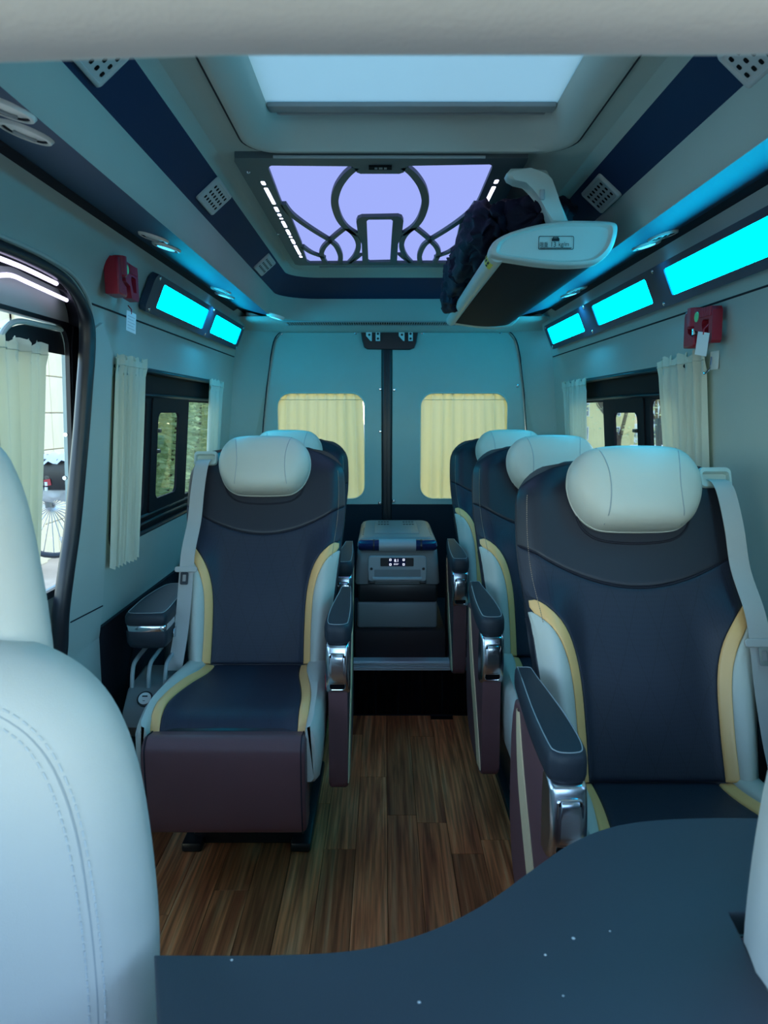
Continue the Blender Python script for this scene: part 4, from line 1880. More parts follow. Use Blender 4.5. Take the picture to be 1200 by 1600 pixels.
# ------------------------------------------------------------------ grey light bars on the walls
def wall_px(side, px, py, inward=0.0):
    """photograph pixel -> (y, z) on a side wall"""
    z = 1.3
    for it in range(25):
        p = UX(px, py, CX + side * (hw(z) - inward))
        z = .6 * z + .4 * max(0, min(1.74, p.z))
    return (p.y, z)


def wall_bar(side, y0, y1, z0, z1, panes, label):
    root = tag(empty('wall_light_bar', on_wall(side, (y0 + y1) / 2, z0)), label, 'wall light', 'cyan wall light bars')
    a = Vector((CX + side * (hw(z0) - .004), 0, z0))
    b = Vector((CX + side * (hw(z1) - .004), 0, z1))
    e = (b - a)
    n = Vector((-e.z * side, 0, e.x * side)).normalized()     # towards the cabin

    def f(u, v, d):
        q = a + e * ((v - z0) / (z1 - z0)) + n * d
        return (q.x, u, q.z)
    dz = z1 - z0
    holes = [rrect(p0, p1, z0 + dz * .20, z0 + dz * .84, .008, 3) for p0, p1 in panes]
    bm = new_bm()
    flat(bm, rrect(y0, y1, z0, z1, .03, 5), holes)
    thicken(bm, .022)
    remap(bm, lambda u, v, d: f(u, v, d))
    under(obj('bar_body', bm, 'grey_navy', angle=30), root)
    for p0, p1 in panes:
        bm = new_bm()
        flat(bm, rrect(p0, p1, z0 + dz * .20, z0 + dz * .84, .008, 3))
        remap(bm, lambda u, v, d: f(u, v, .017))
        under(obj('light_pane', bm, 'cyan_light', smooth=False), root)
    ys = [y0 + .05] + [(panes[i][1] + panes[i + 1][0]) / 2 for i in range(len(panes) - 1)] + [y1 - .04]
    ys = [y0 + .04] + ys[1:-1] + [y1 - .03]
    for yy in ys:
        for vv in (z0 + dz * .09, z0 + dz * .92):
            bm = new_bm()
            q = Vector(f(yy, vv, .022))
            rot = n.to_track_quat('Z', 'Y').to_matrix()
            lathe(bm, [(.007, 0), (.006, .002), (.003, .003)], q, rot, 10)
            under(obj('screw', bm, 'chrome'), root)
    return root


mat('grey_navy', (.035, .055, .095), .5, spec=.4)
LB = [wall_px(-1, 241, 478, .02), wall_px(-1, 314, 511, .02), wall_px(-1, 326, 516, .02), wall_px(-1, 367, 536, .02)]
RB = [wall_px(1, 866, 538, .02), wall_px(1, 919, 524, .02), wall_px(1, 938, 508, .02), wall_px(1, 1025, 474, .02), wall_px(1, 1055, 462, .02)]
print('LB', LB, 'RB', RB)
wall_bar(-1, LB[0][0] - .10, LB[3][0] + .05, 1.607, 1.722, [(LB[0][0], LB[1][0]), (LB[2][0], LB[3][0])], 'short cyan two-pane wall light bar behind the red hammer on left wall')
wall_bar(1, .9, RB[0][0] + .05, 1.607, 1.722, [(RB[1][0], RB[0][0]), (RB[3][0], RB[2][0]), (1.40, RB[4][0]), (.95, 1.33)][::-1], 'long cyan wall light bar with several panes on right wall')

LAMP_W = 2.0
# ------------------------------------------------------------------ air outlets on the blue strips
def strip_z(x):
    h = abs(x - CX)
    return NZ + .447 + (h - .580) / .18 * .05


def outlet(px, py, r, label, turned):
    lamp = turned == 2
    z = NZ + .47
    for _ in range(12):
        p = UZ(px, py, z)
        z = .5 * z + .5 * strip_z(p.x)
    root = tag(empty('reading_lamp' if lamp else 'air_outlet', (p.x, p.y, z - .001)), label, 'lamp' if lamp else 'air outlet', 'round reading lamps in the ceiling strips' if lamp else 'round air outlets in the ceiling strips')
    root.rotation_euler = (0, math.atan(.05 / .18) * (-1 if p.x > CX else 1), 0)
    bm = new_bm()
    lathe(bm, [(r, .010), (r, 0), (r * .93, -.005), (r * .82, -.006), (r * .78, .002)], (0, 0, 0), 'Z', 28, cap=False)
    obj('ring', bm, 'air_ring', root)
    bm = new_bm()
    lathe(bm, [(r * .78, .004), (r * .74, .000), (r * .5, -.004), (r * .2, -.0055)], (0, 0, 0), 'Z', 28)
    ball = obj('ball', bm, 'air_ring', root)
    if lamp:
        bm = new_bm()
        lathe(bm, [(r * .62, -.0045), (r * .55, -.0058), (r * .2, -.0062)], (0, 0, 0), 'Z', 24)
        obj('lens', bm, 'reading_lamp', root)
        ld = bpy.data.lights.new('reading_lamp_light', 'SPOT')
        ld.energy = LAMP_W * (.3 if p.y < 2.3 else (.5 if p.y > 3.3 else 1.5))
        ld.color = (.03, .55, 1.0)
        ld.spot_size = R(135)
        ld.spot_blend = .9
        ld.shadow_soft_size = r * .6
        lo_ = bpy.data.objects.new('reading_lamp_light', ld)
        COL.objects.link(lo_)
        lo_.parent = root
        lo_.location = (0, 0, -.03)
    bm = new_bm()
    if lamp:
        tube(bm, [(r * .62 * math.cos(2 * math.pi * k / 24), r * .62 * math.sin(2 * math.pi * k / 24), -.0042) for k in range(24)], .0014, 5, closed=True)
        obj('lens_rim', bm, 'chrome', root)
    elif turned:
        for k in (-1, 0, 1):
            box(bm, k * r * .34 - r * .07, k * r * .34 + r * .07, -r * .45, r * .45, -.0068, -.003, .001, 1)
        obj('slots', bm, 'black_plastic', root)
    else:
        rot = Matrix.Rotation(R(35), 3, 'Z')
        box(bm, -r * .42, r * .42, -r * .08, r * .08, -.010, -.004, .002, 1)
        for v in bm.verts:
            v.co = rot @ v.co
        obj('flap', bm, 'mid_grey', root)
    bm = new_bm()
    tube(bm, [(r * .78 * math.cos(2 * math.pi * k / 28), r * .78 * math.sin(2 * math.pi * k / 28), -.002) for k in range(28)], .0018, 5, closed=True)
    obj('gap', bm, 'seam_dark', root)
    return root


for px, py, lab, t in (
    (8, 167, 'farther-out air outlet cut by the left frame edge, upper left corner', 0),
    (40, 205, 'large open air outlet at upper left, next to one cut by the frame', 0),
    (240, 370, 'air outlet above the left red hammer, outer one of its pair', 0),
    (260, 385, 'cyan reading lamp above the left red hammer, beside an air outlet', 2),
    (345, 453, 'outer small air outlet above the left light bar', 0),
    (351, 461, 'small cyan reading lamp above the left light bar', 2),
    (396, 494, 'tiny air outlet in the left rear ceiling corner', 0),
    (430, 495, 'tiny cyan reading lamp beside the left end of the air grille', 2),
    (1036, 367, 'slotted air outlet above the right light bar, outer of its pair', 1),
    (1010, 382, 'cyan reading lamp above the right light bar, beside a slotted outlet', 2),
    (901, 452, 'slotted small air outlet under the luggage rack, upper one', 1),
    (891, 459, 'small cyan reading lamp under the luggage rack', 2),
    (835, 496, 'tiny cyan reading lamp in the right rear ceiling corner', 2),
):
    z = NZ + .477
    outlet(px, py, .042 if px > 100 else .045, lab, t)

# ------------------------------------------------------------------ speaker vents in the navy band
def band_point(side, px, py):
    """intersection of the pixel ray with the sloping navy band"""
    a = Vector((CX + side * .484, 0, NZ + .610))
    b = Vector((CX + side * .556, 0, NZ + .547))
    e = b - a
    n = Vector((-e.z, 0, e.x)).normalized()
    if n.z > 0:
        n = -n
    d = ray(px, py)
    o = Vector((0, 0, CAM_H))
    t = (a - o).dot(n) / d.dot(n)
    return o + d * t, e.normalized(), n


for side, px, py, ln, lab in ((-1, 334, 306, .10, 'pale square speaker vent on the left navy band, nearer one'), (-1, 413, 413, .10, 'small pale speaker vent on the left navy band, farther one'),
                              (-1, 146, 72, .10, 'speaker vent half hidden by the header beam, upper left'), (1, 940, 302, .10, 'pale speaker vent on the right navy band behind the rack'),
                              (1, 1188, 72, .10, 'speaker vent half hidden by the header beam, upper right')):
    p, e, n = band_point(side, px, py)
    root = tag(empty('speaker_vent', p), lab, 'vent', 'speaker vents in the navy band')
    yv = Vector((0, 1, 0))

    def F(a, b, c):
        return e * a + yv * b + n * c
    h2, l2 = .040, ln / 2 + .032
    bm = new_bm()
    ro = rrect(-h2, h2, -l2, l2, .008, 4)
    loft(bm, [[F(a, b, 0) for a, b in ro], [F(a, b, .006) for a, b in ro], [F(a * .94, b * .96, .009) for a, b in ro], [F(a * .80, b * .86, .009) for a, b in ro], [F(a * .78, b * .84, .007) for a, b in ro]], True, True, True)
    obj('vent_plate', bm, 'vent_light', root, angle=50)
    bm = new_bm()
    for i in range(3):
        for j in range(6):
            ca, cb = (i - 1) * .018, (j - 2.5) * .023
            q = rrect(ca - .0048, ca + .0048, cb - .0045, cb + .0045, .003, 2)
            prism(bm, [F(a, b, .0072) for a, b in q], n * .0008)
    s_ = obj('slots', bm, 'black_gap', root, smooth=False)
    s_['kind'] = 'stuff'

# ------------------------------------------------------------------ luggage rack on the right
RY0, RY1 = 1.84, 3.16
rack = tag(empty('luggage_rack', (.42, (RY0 + RY1) / 2, NZ + .38)), 'pale overhead luggage rack with dark underside and weight sign', 'luggage rack')


def RK(px, py, y=RY0):
    return UY(px, py, y)


cap_px = [(764, 398), (767, 384), (777, 373), (800, 362), (840, 351), (885, 345), (930, 345), (957, 347), (965, 354), (963, 372), (955, 392), (938, 409), (918, 415), (880, 417), (840, 414), (800, 408), (775, 404)]
cap = spline([RK(*p) for p in cap_px], 4, closed=True)
cc = sum(cap, Vector()) / len(cap)
bm = new_bm()
rings = []
for sc, yy in ((.90, .035), (1.0, .03), (1.0, .006), (.985, -.004), (.955, -.010), (.90, -.012), (.87, -.006), (.84, -.004)):
    rings.append([(cc.x + (p.x - cc.x) * sc, RY0 + yy, cc.z + (p.z - cc.z) * (1 - (1 - sc) * 1.7)) for p in cap])
loft(bm, rings, True, True, True)
capo = under(obj('end_cap', bm, 'light_plastic', angle=50), rack)
# far end cap
bm = new_bm()
dx = .012
rings = [[(cc.x + (p.x - cc.x) * sc + dx, RY1 + yy, cc.z + (p.z - cc.z) * sc) for p in cap] for sc, yy in ((.95, -.03), (1.0, -.02), (1.0, .0), (.93, .012))]
loft(bm, rings, True, True, True)
under(obj('end_cap', bm, 'light_plastic', angle=50), rack)
# front tube, tray (curved dark sheet)
fr = RK(772, 392)
bm = new_bm()
tube(bm, [(fr.x + .012, RY0 + .01, fr.z - .004), (fr.x + .012, RY0 + .6, fr.z - .004), (fr.x + .016, RY1, fr.z - .004)], .021, 14)
under(obj('front_tube', bm, 'light_plastic'), rack)
low = [RK(*p) for p in ((778, 402), (800, 407), (840, 413), (880, 416), (918, 414), (940, 407), (956, 390))]
up_ = [Vector((p.x, p.y, p.z + .012)) for p in low]
bm = new_bm()
sec = spline(low, 5) + list(reversed(spline(up_, 5)))
loft(bm, [[(p.x, y, p.z + .004) for p in sec] for y in (RY0 + .02, (RY0 + RY1) / 2, RY1 - .01)], True, True, True)
under(obj('tray', bm, 'tray_navy', angle=60), rack)
# bent arm up to the ceiling
arm_px = [(792, 270), (799, 262), (830, 262), (855, 265), (863, 280), (872, 305), (890, 347), (861, 349), (852, 325), (845, 302), (836, 291), (822, 285), (805, 281), (795, 277)]
ar = [RK(px, py, RY0 + .03) for px, py in arm_px]
bm = new_bm()
prism(bm, ar, (0, .05, 0), .008, 3)
under(obj('support_arm', bm, 'light_plastic', angle=50), rack)
ar2 = [Vector((p.x + .01, RY1 - .08, p.z)) for p in ar]
bm = new_bm()
prism(bm, ar2, (0, .05, 0), .008, 3)
under(obj('support_arm', bm, 'light_plastic', angle=50), rack)
bm = new_bm()
c = RK(846, 304, RY0 + .026)
box(bm, c.x - .004, c.x + .008, c.y - .003, c.y + .004, c.z - .012, c.z + .012, .002)
under(obj('screw_cover', bm, 'mid_grey'), rack)


# weight-limit sign on the end cap
def text_mesh(txt, size, mname, parent, place, bold=0.0):
    """place(x, y) -> world point; text laid out from its lower-left corner"""
    cu = bpy.data.curves.new('writing', 'FONT')
    cu.body = txt
    cu.size = size
    cu.offset = bold
    cu.resolution_u = 3
    to = bpy.data.objects.new('writing_tmp', cu)
    COL.objects.link(to)
    dg = bpy.context.evaluated_depsgraph_get()
    me = bpy.data.meshes.new_from_object(to.evaluated_get(dg))
    bpy.data.objects.remove(to)
    me.name = 'writing'
    w_ = max((v.co.x for v in me.vertices), default=0)
    for v in me.vertices:
        v.co = Vector(place(v.co.x, v.co.y))
    me.materials.append(MAT[mname])
    o = bpy.data.objects.new('writing', me)
    COL.objects.link(o)
    under(o, parent)
    return w_


sg = tag(empty('weight_sign', RK(868, 380, RY0 - .006)), 'black framed weight limit sign reading 13 kg/m on the rack end', 'sign')
sy = RY0 - .0065
q0, q1 = RK(841, 390, sy), RK(897, 369, sy)
S = (q1.x - q0.x) / 56.0


def sp(x, y):        # sign units: pixels from the lower-left corner
    return Vector((q0.x + x * S, sy, q0.z + y * S * .98))


bm = new_bm()
ro = rrect(0, 56, 0, 21, 2.5, 4)
ri = rrect(.9, 55.1, .9, 20.1, 1.9, 4)
loft(bm, [[sp(*p) for p in ro], [sp(*p) + Vector((0, -.0004, 0)) for p in ro], [sp(*p) + Vector((0, -.0004, 0)) for p in ri]])
under(obj('sign_frame', bm, 'ink', smooth=False), sg)
text_mesh('限重', 8.6 * S, 'ink', sg, lambda x, y: (q0.x + 1.6 * S + x * .82, sy - .0005, q0.z + 4.2 * S + y), .0)
text_mesh('13', 11 * S, 'ink', sg, lambda x, y: (q0.x + 18.5 * S + x * .9, sy - .0005, q0.z + 4.2 * S + y))
text_mesh('kg/m', 9.5 * S, 'ink', sg, lambda x, y: (q0.x + 31.5 * S + x * .92, sy - .0005, q0.z + 5.2 * S + y))
bm = new_bm()
for (x0, x1, y0, y1) in ((21, 33, 13, 17.5), (22.5, 24, 17.5, 19.5), (30, 31.5, 17.5, 19.5), (22.5, 31.5, 18.4, 19.5), (2, 53.5, 2.6, 3.1), (3, 52, 1.5, 2.2)):
    prism(bm, [sp(x0, y0), sp(x1, y0), sp(x1, y1), sp(x0, y1)], (0, -.0005, 0))
under(obj('suitcase_mark', bm, 'ink', smooth=False), sg)
# yellow sticker on the tube
st = tag(empty('yellow_sticker', (fr.x, RY0 + .06, fr.z - .02)), 'small yellow and black sticker on the luggage rack tube', 'sticker')
tc_ = Vector((fr.x + .012, 0, fr.z - .004))
bm = new_bm()
rings = []
for k in range(7):
    a = R(150 + 100 * k / 6)
    rings.append([(tc_.x + .0216 * math.cos(a), RY0 + .045, tc_.z + .0216 * math.sin(a)), (tc_.x + .0216 * math.cos(a), RY0 + .105, tc_.z + .0216 * math.sin(a))])
loft(bm, rings, close_ring=False)
under(obj('sticker_face', bm, 'yellow_label'), st)
bm = new_bm()
for (a0, a1, y0, y1) in ((165, 178, .05, .10), (185, 200, .055, .085), (208, 222, .05, .075), (208, 222, .082, .10)):
    rings = []
    for k in range(4):
        a = R(a0 + (a1 - a0) * k / 3)
        rings.append([(tc_.x + .022 * math.cos(a), RY0 + y0, tc_.z + .022 * math.sin(a)), (tc_.x + .022 * math.cos(a), RY0 + y1, tc_.z + .022 * math.sin(a))])
    loft(bm, rings, close_ring=False)
under(obj('sticker_print', bm, 'ink'), st)

# folded dark jackets on the rack
def blob(bm, c, rx, ry, rz, seed, amp=.18, n=20, fold=(9, 5)):
    rd = random.Random(seed)
    ph = [rd.uniform(0, 6.3) for _ in range(8)]
    rings = []
    for i in range(1, n):
        th = math.pi * i / n
        ring = []
        for k in range(2 * n):
            a = 2 * math.pi * k / (2 * n)
            s_ = 1 + amp * (math.sin(fold[0] * th * .5 + 3 * a + ph[0]) * .5 + math.sin(fold[1] * a + ph[1] + 2 * math.sin(3 * th + ph[2])) * .45 + math.sin(7 * th + 4 * a + ph[3]) * .3)
            x, y, z = math.sin(th) * math.cos(a), math.cos(th), math.sin(th) * math.sin(a)
            sgn = lambda q: math.copysign(abs(q) ** .7, q)
            ring.append((c[0] + rx * sgn(x) * s_, c[1] + ry * sgn(y) * (.6 + .4 * s_), c[2] + rz * sgn(z) * s_))
        rings.append(ring)
    loft(bm, rings, True, True, True)


from mathutils import noise


def crumple(bm, amp, sc, seed):
    for v in bm.verts:
        p = v.co * sc + Vector((seed * 3.1, seed, 0))
        w = p + Vector((noise.noise(p * .5), noise.noise(p * .5 + Vector((5, 0, 0))), noise.noise(p * .5 + Vector((0, 5, 0))))) * 1.2
        r_ = (1 - abs(noise.noise(w))) ** 3 - .45 + .35 * (1 - abs(noise.noise(w * 2.1))) ** 3
        n_ = v.normal if v.normal.length > .1 else Vector((0, 0, 1))
        v.co += n_ * amp * r_


jk = None
for nm, c_, rr_, sd in (('jacket', (.40, 2.26, NZ + .492), (.105, .33, .068), 4), ('sleeve', (.285, 2.34, NZ + .492), (.055, .36, .070), 9),
                        ('hood', (.268, 2.58, NZ + .470), (.045, .22, .060), 21), ('cuff', (.250, 2.78, NZ + .430), (.030, .12, .05), 33)):
    bm = new_bm()
    blob(bm, c_, rr_[0], rr_[1], rr_[2], sd, .10, 44)
    bm.normal_update()
    crumple(bm, .028 if nm != 'cuff' else .015, 13, sd)
    o = obj(nm, bm, 'jacket', jk, angle=80)
    if jk is None:
        jk = tag(o, 'dark navy jacket bundled on the overhead luggage rack', 'jacket')
# white clip hanging at the rack
bm = new_bm()
p0, p1, p2 = UY(701, 449, 2.75), UY(718, 459, 2.75), UY(727, 448, 2.75)
tube(bm, [p0, p1], .006, 8)
tube(bm, [p1, UY(722, 448, 2.75), UY(720, 440, 2.75)], .007, 8)
tube(bm, [p1, p2], .009, 8)
lathe(bm, [(.001, -.007), (.007, -.003), (.007, .003), (.001, .007)], UY(723, 434, 2.75), 'Z', 10)
tag(obj('white_clip', bm, 'white_cord'), 'small white clip hanging from the jacket on the rack', 'clip')

# ------------------------------------------------------------------ red emergency hammers
def hammer(side, pos, ax, ay, az, label, tagp):
    """pos anchor; ax along the wall, ay up, az into the cabin."""
    root = tag(empty('emergency_hammer', pos), label, 'emergency hammer', 'red emergency hammers')

    def F(a, b, c):
        return ax * a + ay * b + az * c

    def bar(name, poly, c0, c1, m='red_plastic', bev=.006):
        bm = new_bm()
        prism(bm, [F(a, b, c0) for a, b in poly], az * (c1 - c0), bev, 3)
        return obj(name, bm, m, root, angle=50)
    # holder bracket on the wall: tall end block
    bar('holder', [(-.085, -.056), (-.088, .030), (-.080, .045), (-.062, .045), (-.060, -.022), (-.016, -.026), (-.012, -.050), (-.02, -.058)], .0, .040)
    # hammer head (barrel) and handle ring
    bm = new_bm()
    tube(bm, [F(-.040, .052, .028), F(-.040, .050, .028), F(-.040, .0, .028), F(-.040, -.006, .028)], [.010, .021, .021, .015], 14)
    obj('hammer_head', bm, 'red_plastic', root)
    bm = new_bm()
    tube(bm, [F(-.040, -.006, .028), F(-.040, -.022, .028)], .007, 10)
    obj('steel_tip', bm, 'satin_metal', root)
    ro = [(-.022, .044), (.085, .040), (.094, .030), (.096, -.048), (.088, -.055), (.030, -.052), (.018, -.020), (-.018, -.012)]
    ri = [(.036, .010), (.072, .008), (.075, -.032), (.046, -.034), (.034, -.014), (.030, -.004), (.030, .002), (.031, .006)]
    bm = new_bm()
    b2 = new_bm()
    flat(b2, ro, [ri])
    thicken(b2, .026)
    remap(b2, lambda u, v, d: F(u, v, .012 + d))
    obj('handle', b2, 'red_plastic', root, angle=30)
    bm.free()
    for k in range(7):
        bm = new_bm()
        a = .018 + k * .0105
        tube(bm, [F(a, .040, .038), F(a, .016, .039)], .0034, 6)
        obj('grip_rib', bm, 'red_plastic', root)
    bm = new_bm()
    rot = az.to_track_quat('Z', 'Y').to_matrix()
    lathe(bm, [(.014, 0), (.013, .0015)], F(-.005, .022, .0380), rot, 18)
    obj('green_dot', bm, 'green_label', root)
    # paper tag on a red loop
    t0 = F(*tagp)
    bm = new_bm()
    w_, h_ = .042, .060
    tl = R(12) * side
    up = Vector((0, 0, 1))
    sx = Vector((0, 1, 0)) * math.cos(tl) + up * math.sin(tl) + Vector((-side * .35, 0, 0))
    sx.normalize()
    sy_ = (up * math.cos(tl) - Vector((0, 1, 0)) * math.sin(tl)).normalized()
    q = [t0 + sx * a + sy_ * b for a, b in ((-w_ / 2, -h_), (w_ / 2, -h_), (w_ / 2, 0), (-w_ / 2, 0))]
    prism(bm, q, sx.cross(sy_) * .0006)
    tgo = obj('paper_tag', bm, 'paper', root, smooth=False)
    bm = new_bm()
    tube(bm, [t0 - sy_ * .006, t0 + sy_ * .008, t0 + sy_ * .02 + az * -.01], .0018, 6)
    obj('tag_loop', bm, 'red_plastic', tgo)
    if side < 0:
        bm = new_bm()
        nn = sx.cross(sy_)
        for k in range(5):
            b = -.014 - k * .009
            for sgn in (-.0003, .0009):
                prism(bm, [t0 + sx * a + sy_ * bb + nn * sgn for a, bb in ((-.016, b), (.016 - .006 * (k % 2), b), (.016 - .006 * (k % 2), b - .0012), (-.016, b - .0012))], nn * .0001)
        obj('tag_print', bm, 'mid_grey', tgo, smooth=False)
    return root


yv, zv = Vector((0, 1, 0)), Vector((0, 0, 1))
hy, hz_ = wall_px(-1, 193, 434, .03)
hammer(-1, on_wall(-1, hy, hz_, .004), yv * .94 - zv * 0.0 + Vector((.0, 0, 0)), zv, Vector((1, 0, 0)), 'red emergency hammer on the left wall beside a cyan light bar', (.075, -.085, .02))
hy, hz_ = wall_px(1, 1096, 508, .03)
hammer(1, on_wall(1, hy, hz_, .004), -yv, zv, Vector((-1, 0, 0)), 'red emergency hammer with large white tag on the right wall', (.085, -.028, .055))
# adhesive hook below the right hammer
hy, hz_ = wall_px(1, 1112, 566, .01)
hk = tag(empty('wall_hook', on_wall(1, hy, hz_, .002)), 'clear adhesive hook with bent wire under the right red hammer', 'hook')
bm = new_bm()
box(bm, -.002, .0, -.026, .026, -.02, .03, .0008, 1)
obj('adhesive_pad', bm, 'glass_pad', hk) if 'glass_pad' in MAT else obj('adhesive_pad', bm, 'air_ring', hk)
bm = new_bm()
tube(bm, spline([(-.004, .012, .014), (-.008, .003, .0), (-.014, -.004, -.018), (-.024, .004, -.030), (-.022, .014, -.026)], 5), .0028, 8)
obj('wire', bm, 'chrome', hk)

# ------------------------------------------------------------------ curtains
def curtain(name, top0, top1, bot0, bot1, nf, amp, normal, m, label, group, seed=1, header=.035, ruff=True, nv=26, gather=None, band=None):
    """pleated curtain between a top edge and a bottom edge (world points)"""
    rd = random.Random(seed)
    root = tag(empty(name, bot0), label, 'curtain', group)
    nu = nf * 10
    ph = [rd.uniform(-.35, .35) for _ in range(nf + 2)]
    am = [rd.uniform(.55, 1.2) for _ in range(nf + 2)]
    bm = new_bm()

    def f(a, b):
        t = top0.lerp(top1, a)
        q = bot0.lerp(bot1, a)
        p = t.lerp(q, b)
        k = a * nf
        i = int(min(k, nf - 1e-6))
        fr_ = k - i
        A_ = am[i] * (1 - fr_) + am[i + 1] * fr_
        P_ = ph[i] * (1 - fr_) + ph[i + 1] * fr_
        w = math.sin(2 * math.pi * k + P_ * (1 + 2.5 * b))
        w = w * (1 - .25 * w * w)
        g = 1.0
        if b < header * 1.4 and ruff:
            w = w * .6 + .5 * math.sin(2 * math.pi * k * 2 + 1)
        prof = .75 + .25 * math.sin(b * 3.0 + P_ * 6)
        dz = 0
        if b < .001:
            dz = (.008 if ruff else .003) * math.sin(2 * math.pi * k * 1.5 + ph[0] * 9)
        if b > .999:
            dz = -.006 * math.sin(2 * math.pi * k + P_)
        tan = (top1 - top0).normalized()
        return p + normal * (A_ * amp * w * prof) + tan * (amp * .35 * math.cos(2 * math.pi * k + P_) * A_) + Vector((0, 0, dz))
    bs = [0, header * .35, header * .7, header, header * 1.25] + [header * 1.3 + (1 - header * 1.3) * (k / nv) for k in range(1, nv + 1)]
    patch(bm, f, [k / nu for k in range(nu + 1)], bs)
    c_ = under(obj('fabric', bm, m, angle=80), root)
    bm = new_bm()
    tube(bm, [Vector(f(k / nu, header * 1.1)) + normal * .002 for k in range(nu + 1)], .0015, 5)
    under(obj('gather_tape', bm, m, angle=80), root)
    return root


CG = 'cream pleated side curtains'
# left wall: front and rear curtain of window 1
f = lambda y, z, i: on_wall(-1, y, z, i)
curtain('side_curtain', f(2.175, 1.445, .02), f(2.40, 1.445, .03), f(2.165, .815, .03), f(2.335, .815, .05), 7, .016, Vector((1, 0, 0)), 'curtain_side', 'pale pleated curtain at the front edge of the left window', CG, 3)
curtain('side_curtain', f(3.30, 1.425, .03), f(3.60, 1.425, .02), f(3.29, .83, .04), f(3.54, .83, .03), 8, .014, Vector((1, 0, 0)), 'curtain_side', 'pale pleated curtain at the rear edge of the left window', CG, 5)
f = lambda y, z, i: on_wall(1, y, z, i)
curtain('side_curtain', f(2.05, 1.45, .015), f(2.36, 1.445, .03), f(2.05, .82, .02), f(2.28, .82, .04), 6, .018, Vector((-1, 0, 0)), 'curtain_side', 'cream pleated curtain at the front edge of the right window', CG, 8)
curtain('side_curtain', f(3.20, 1.425, .03), f(3.66, 1.425, .02), f(3.26, .83, .04), f(3.60, .83, .03), 9, .014, Vector((-1, 0, 0)), 'curtain_side', 'cream pleated curtain at the rear edge of the right window', CG, 9)
curtain('side_curtain', f(1.15, 1.43, .02), f(1.70, 1.43, .02), f(1.15, .82, .05), f(1.62, .82, .05), 9, .018, Vector((-1, 0, 0)), 'curtain_side', 'cream curtain cut by the right frame edge', CG, 12)
# sliding door curtain
d0, d1 = UX(-45, 540, DX + .04), UX(66, 546, DX + .03)
curtain('side_curtain', Vector((DX + .04, d0.y, 1.452)), Vector((DX + .035, d1.y, 1.452)), Vector((DX + .05, d0.y, .80)), Vector((DX + .05, UX(30, 760, DX + .03).y, .80)), 6, .022, Vector((1, 0, 0)), 'curtain_side', 'pale pleated curtain in the sliding door window at the left frame edge', CG, 15)
# rear door curtains
for nm, (xa, xb, ya, yb), lab, sd in (('l', (430, 566, 614, 784), 'yellow backlit curtain in the left rear door window', 21), ('r', (655, 799, 614, 784), 'yellow backlit curtain in the right rear door window', 22)):
    t0, t1 = R4(xa + 1, ya - 1, YB + .03), R4(xb - 1, ya - 1, YB + .03)
    b0, b1 = R4(xa, yb, YB + .03), R4(xb, yb, YB + .03)
    for p_ in (b0,):
        p_.x -= .02
    for p_ in (b1,):
        p_.x += .02
    cu_ = curtain('rear_curtain', t0, t1, b0, b1, 9, .013, Vector((0, -1, 0)), 'curtain', lab, 'yellow rear door curtains', sd, header=.06, ruff=False)

# ------------------------------------------------------------------ cool box on its plinth
FX = .057
bm = new_bm()
box(bm, FX - .180, FX + .205, 3.02, 3.70, PZ, .362, .006, 2)
tag(obj('plinth_box', bm, 'dark_plinth') if 'dark_plinth' in MAT else obj('plinth_box', bm, 'leather_brown'), 'low dark brown plinth box on the platform edge', 'box')
fb = tag(empty('cool_box', (FX, 3.35, .362)), 'grey portable car cool box with digital display', 'cool box')
FY = 3.05


def fbox(name, m, x0, x1, y0, y1, z0, z1, bev=.012, parent=None, seg=3):
    bm = new_bm()
    box(bm, FX + x0, FX + x1, y0, y1, z0, z1, bev, seg)
    return under(obj(name, bm, m, angle=50), fb)


fbox('lower_body', 'grey_plastic', -.172, .172, FY, FY + .58, .362, .478)
fbox('dark_band', 'black_plastic', -.168, .172, FY + .004, FY + .58, .474, .560)
bm = new_bm()
rings = []
for z, w_, dy in ((.556, .178, 0), (.562, .180, -.002), (.64, .175, .004), (.70, .170, .012), (.708, .166, .02)):
    rings.append([(FX + x, y, z) for x, y in rrect(-w_, w_, FY + dy, FY + .59, .022, 4)])
loft(bm, rings, True, True, True)
under(obj('upper_body', bm, 'grey_plastic', angle=50), fb)
bm = new_bm()
rings = []
for z, w_, dy, d2 in ((.706, .168, .02, .59), (.715, .172, .012, .595), (.728, .170, .02, .59), (.742, .160, .05, .58), (.748, .145, .075, .57)):
    rings.append([(FX + x, y, z) for x, y in rrect(-w_, w_, FY + dy, FY + d2, .03, 4)])
loft(bm, rings, True, True, True)
lid = under(obj('lid', bm, 'grey_plastic', angle=50), fb)
bm = new_bm()
box(bm, FX - .1, FX + .1, FY + .16, FY + .5, .746, .751, .003)
under(obj('lid_panel', bm, 'grey_plastic'), fb)
for sx_ in (-1, 1):
    for j in range(2):
        bm = new_bm()
        for k in range(4):
            box(bm, FX + sx_ * .06 - .026 + k * .014, FX + sx_ * .06 - .026 + k * .014 + .010, FY + .40 + j * .08, FY + .43 + j * .08, .750, .7525, .001, 1)
        o = under(obj('cup_marks', bm, 'black_plastic'), fb)
        o['kind'] = 'stuff'
    for k in range(5):
        bm = new_bm()
        box(bm, FX + sx_ * .135 - .018, FX + sx_ * .135 + .018, FY + .14 + k * .045, FY + .155 + k * .045, .742, .7475, .002, 1)
        under(obj('lid_rib', bm, 'black_plastic'), fb)
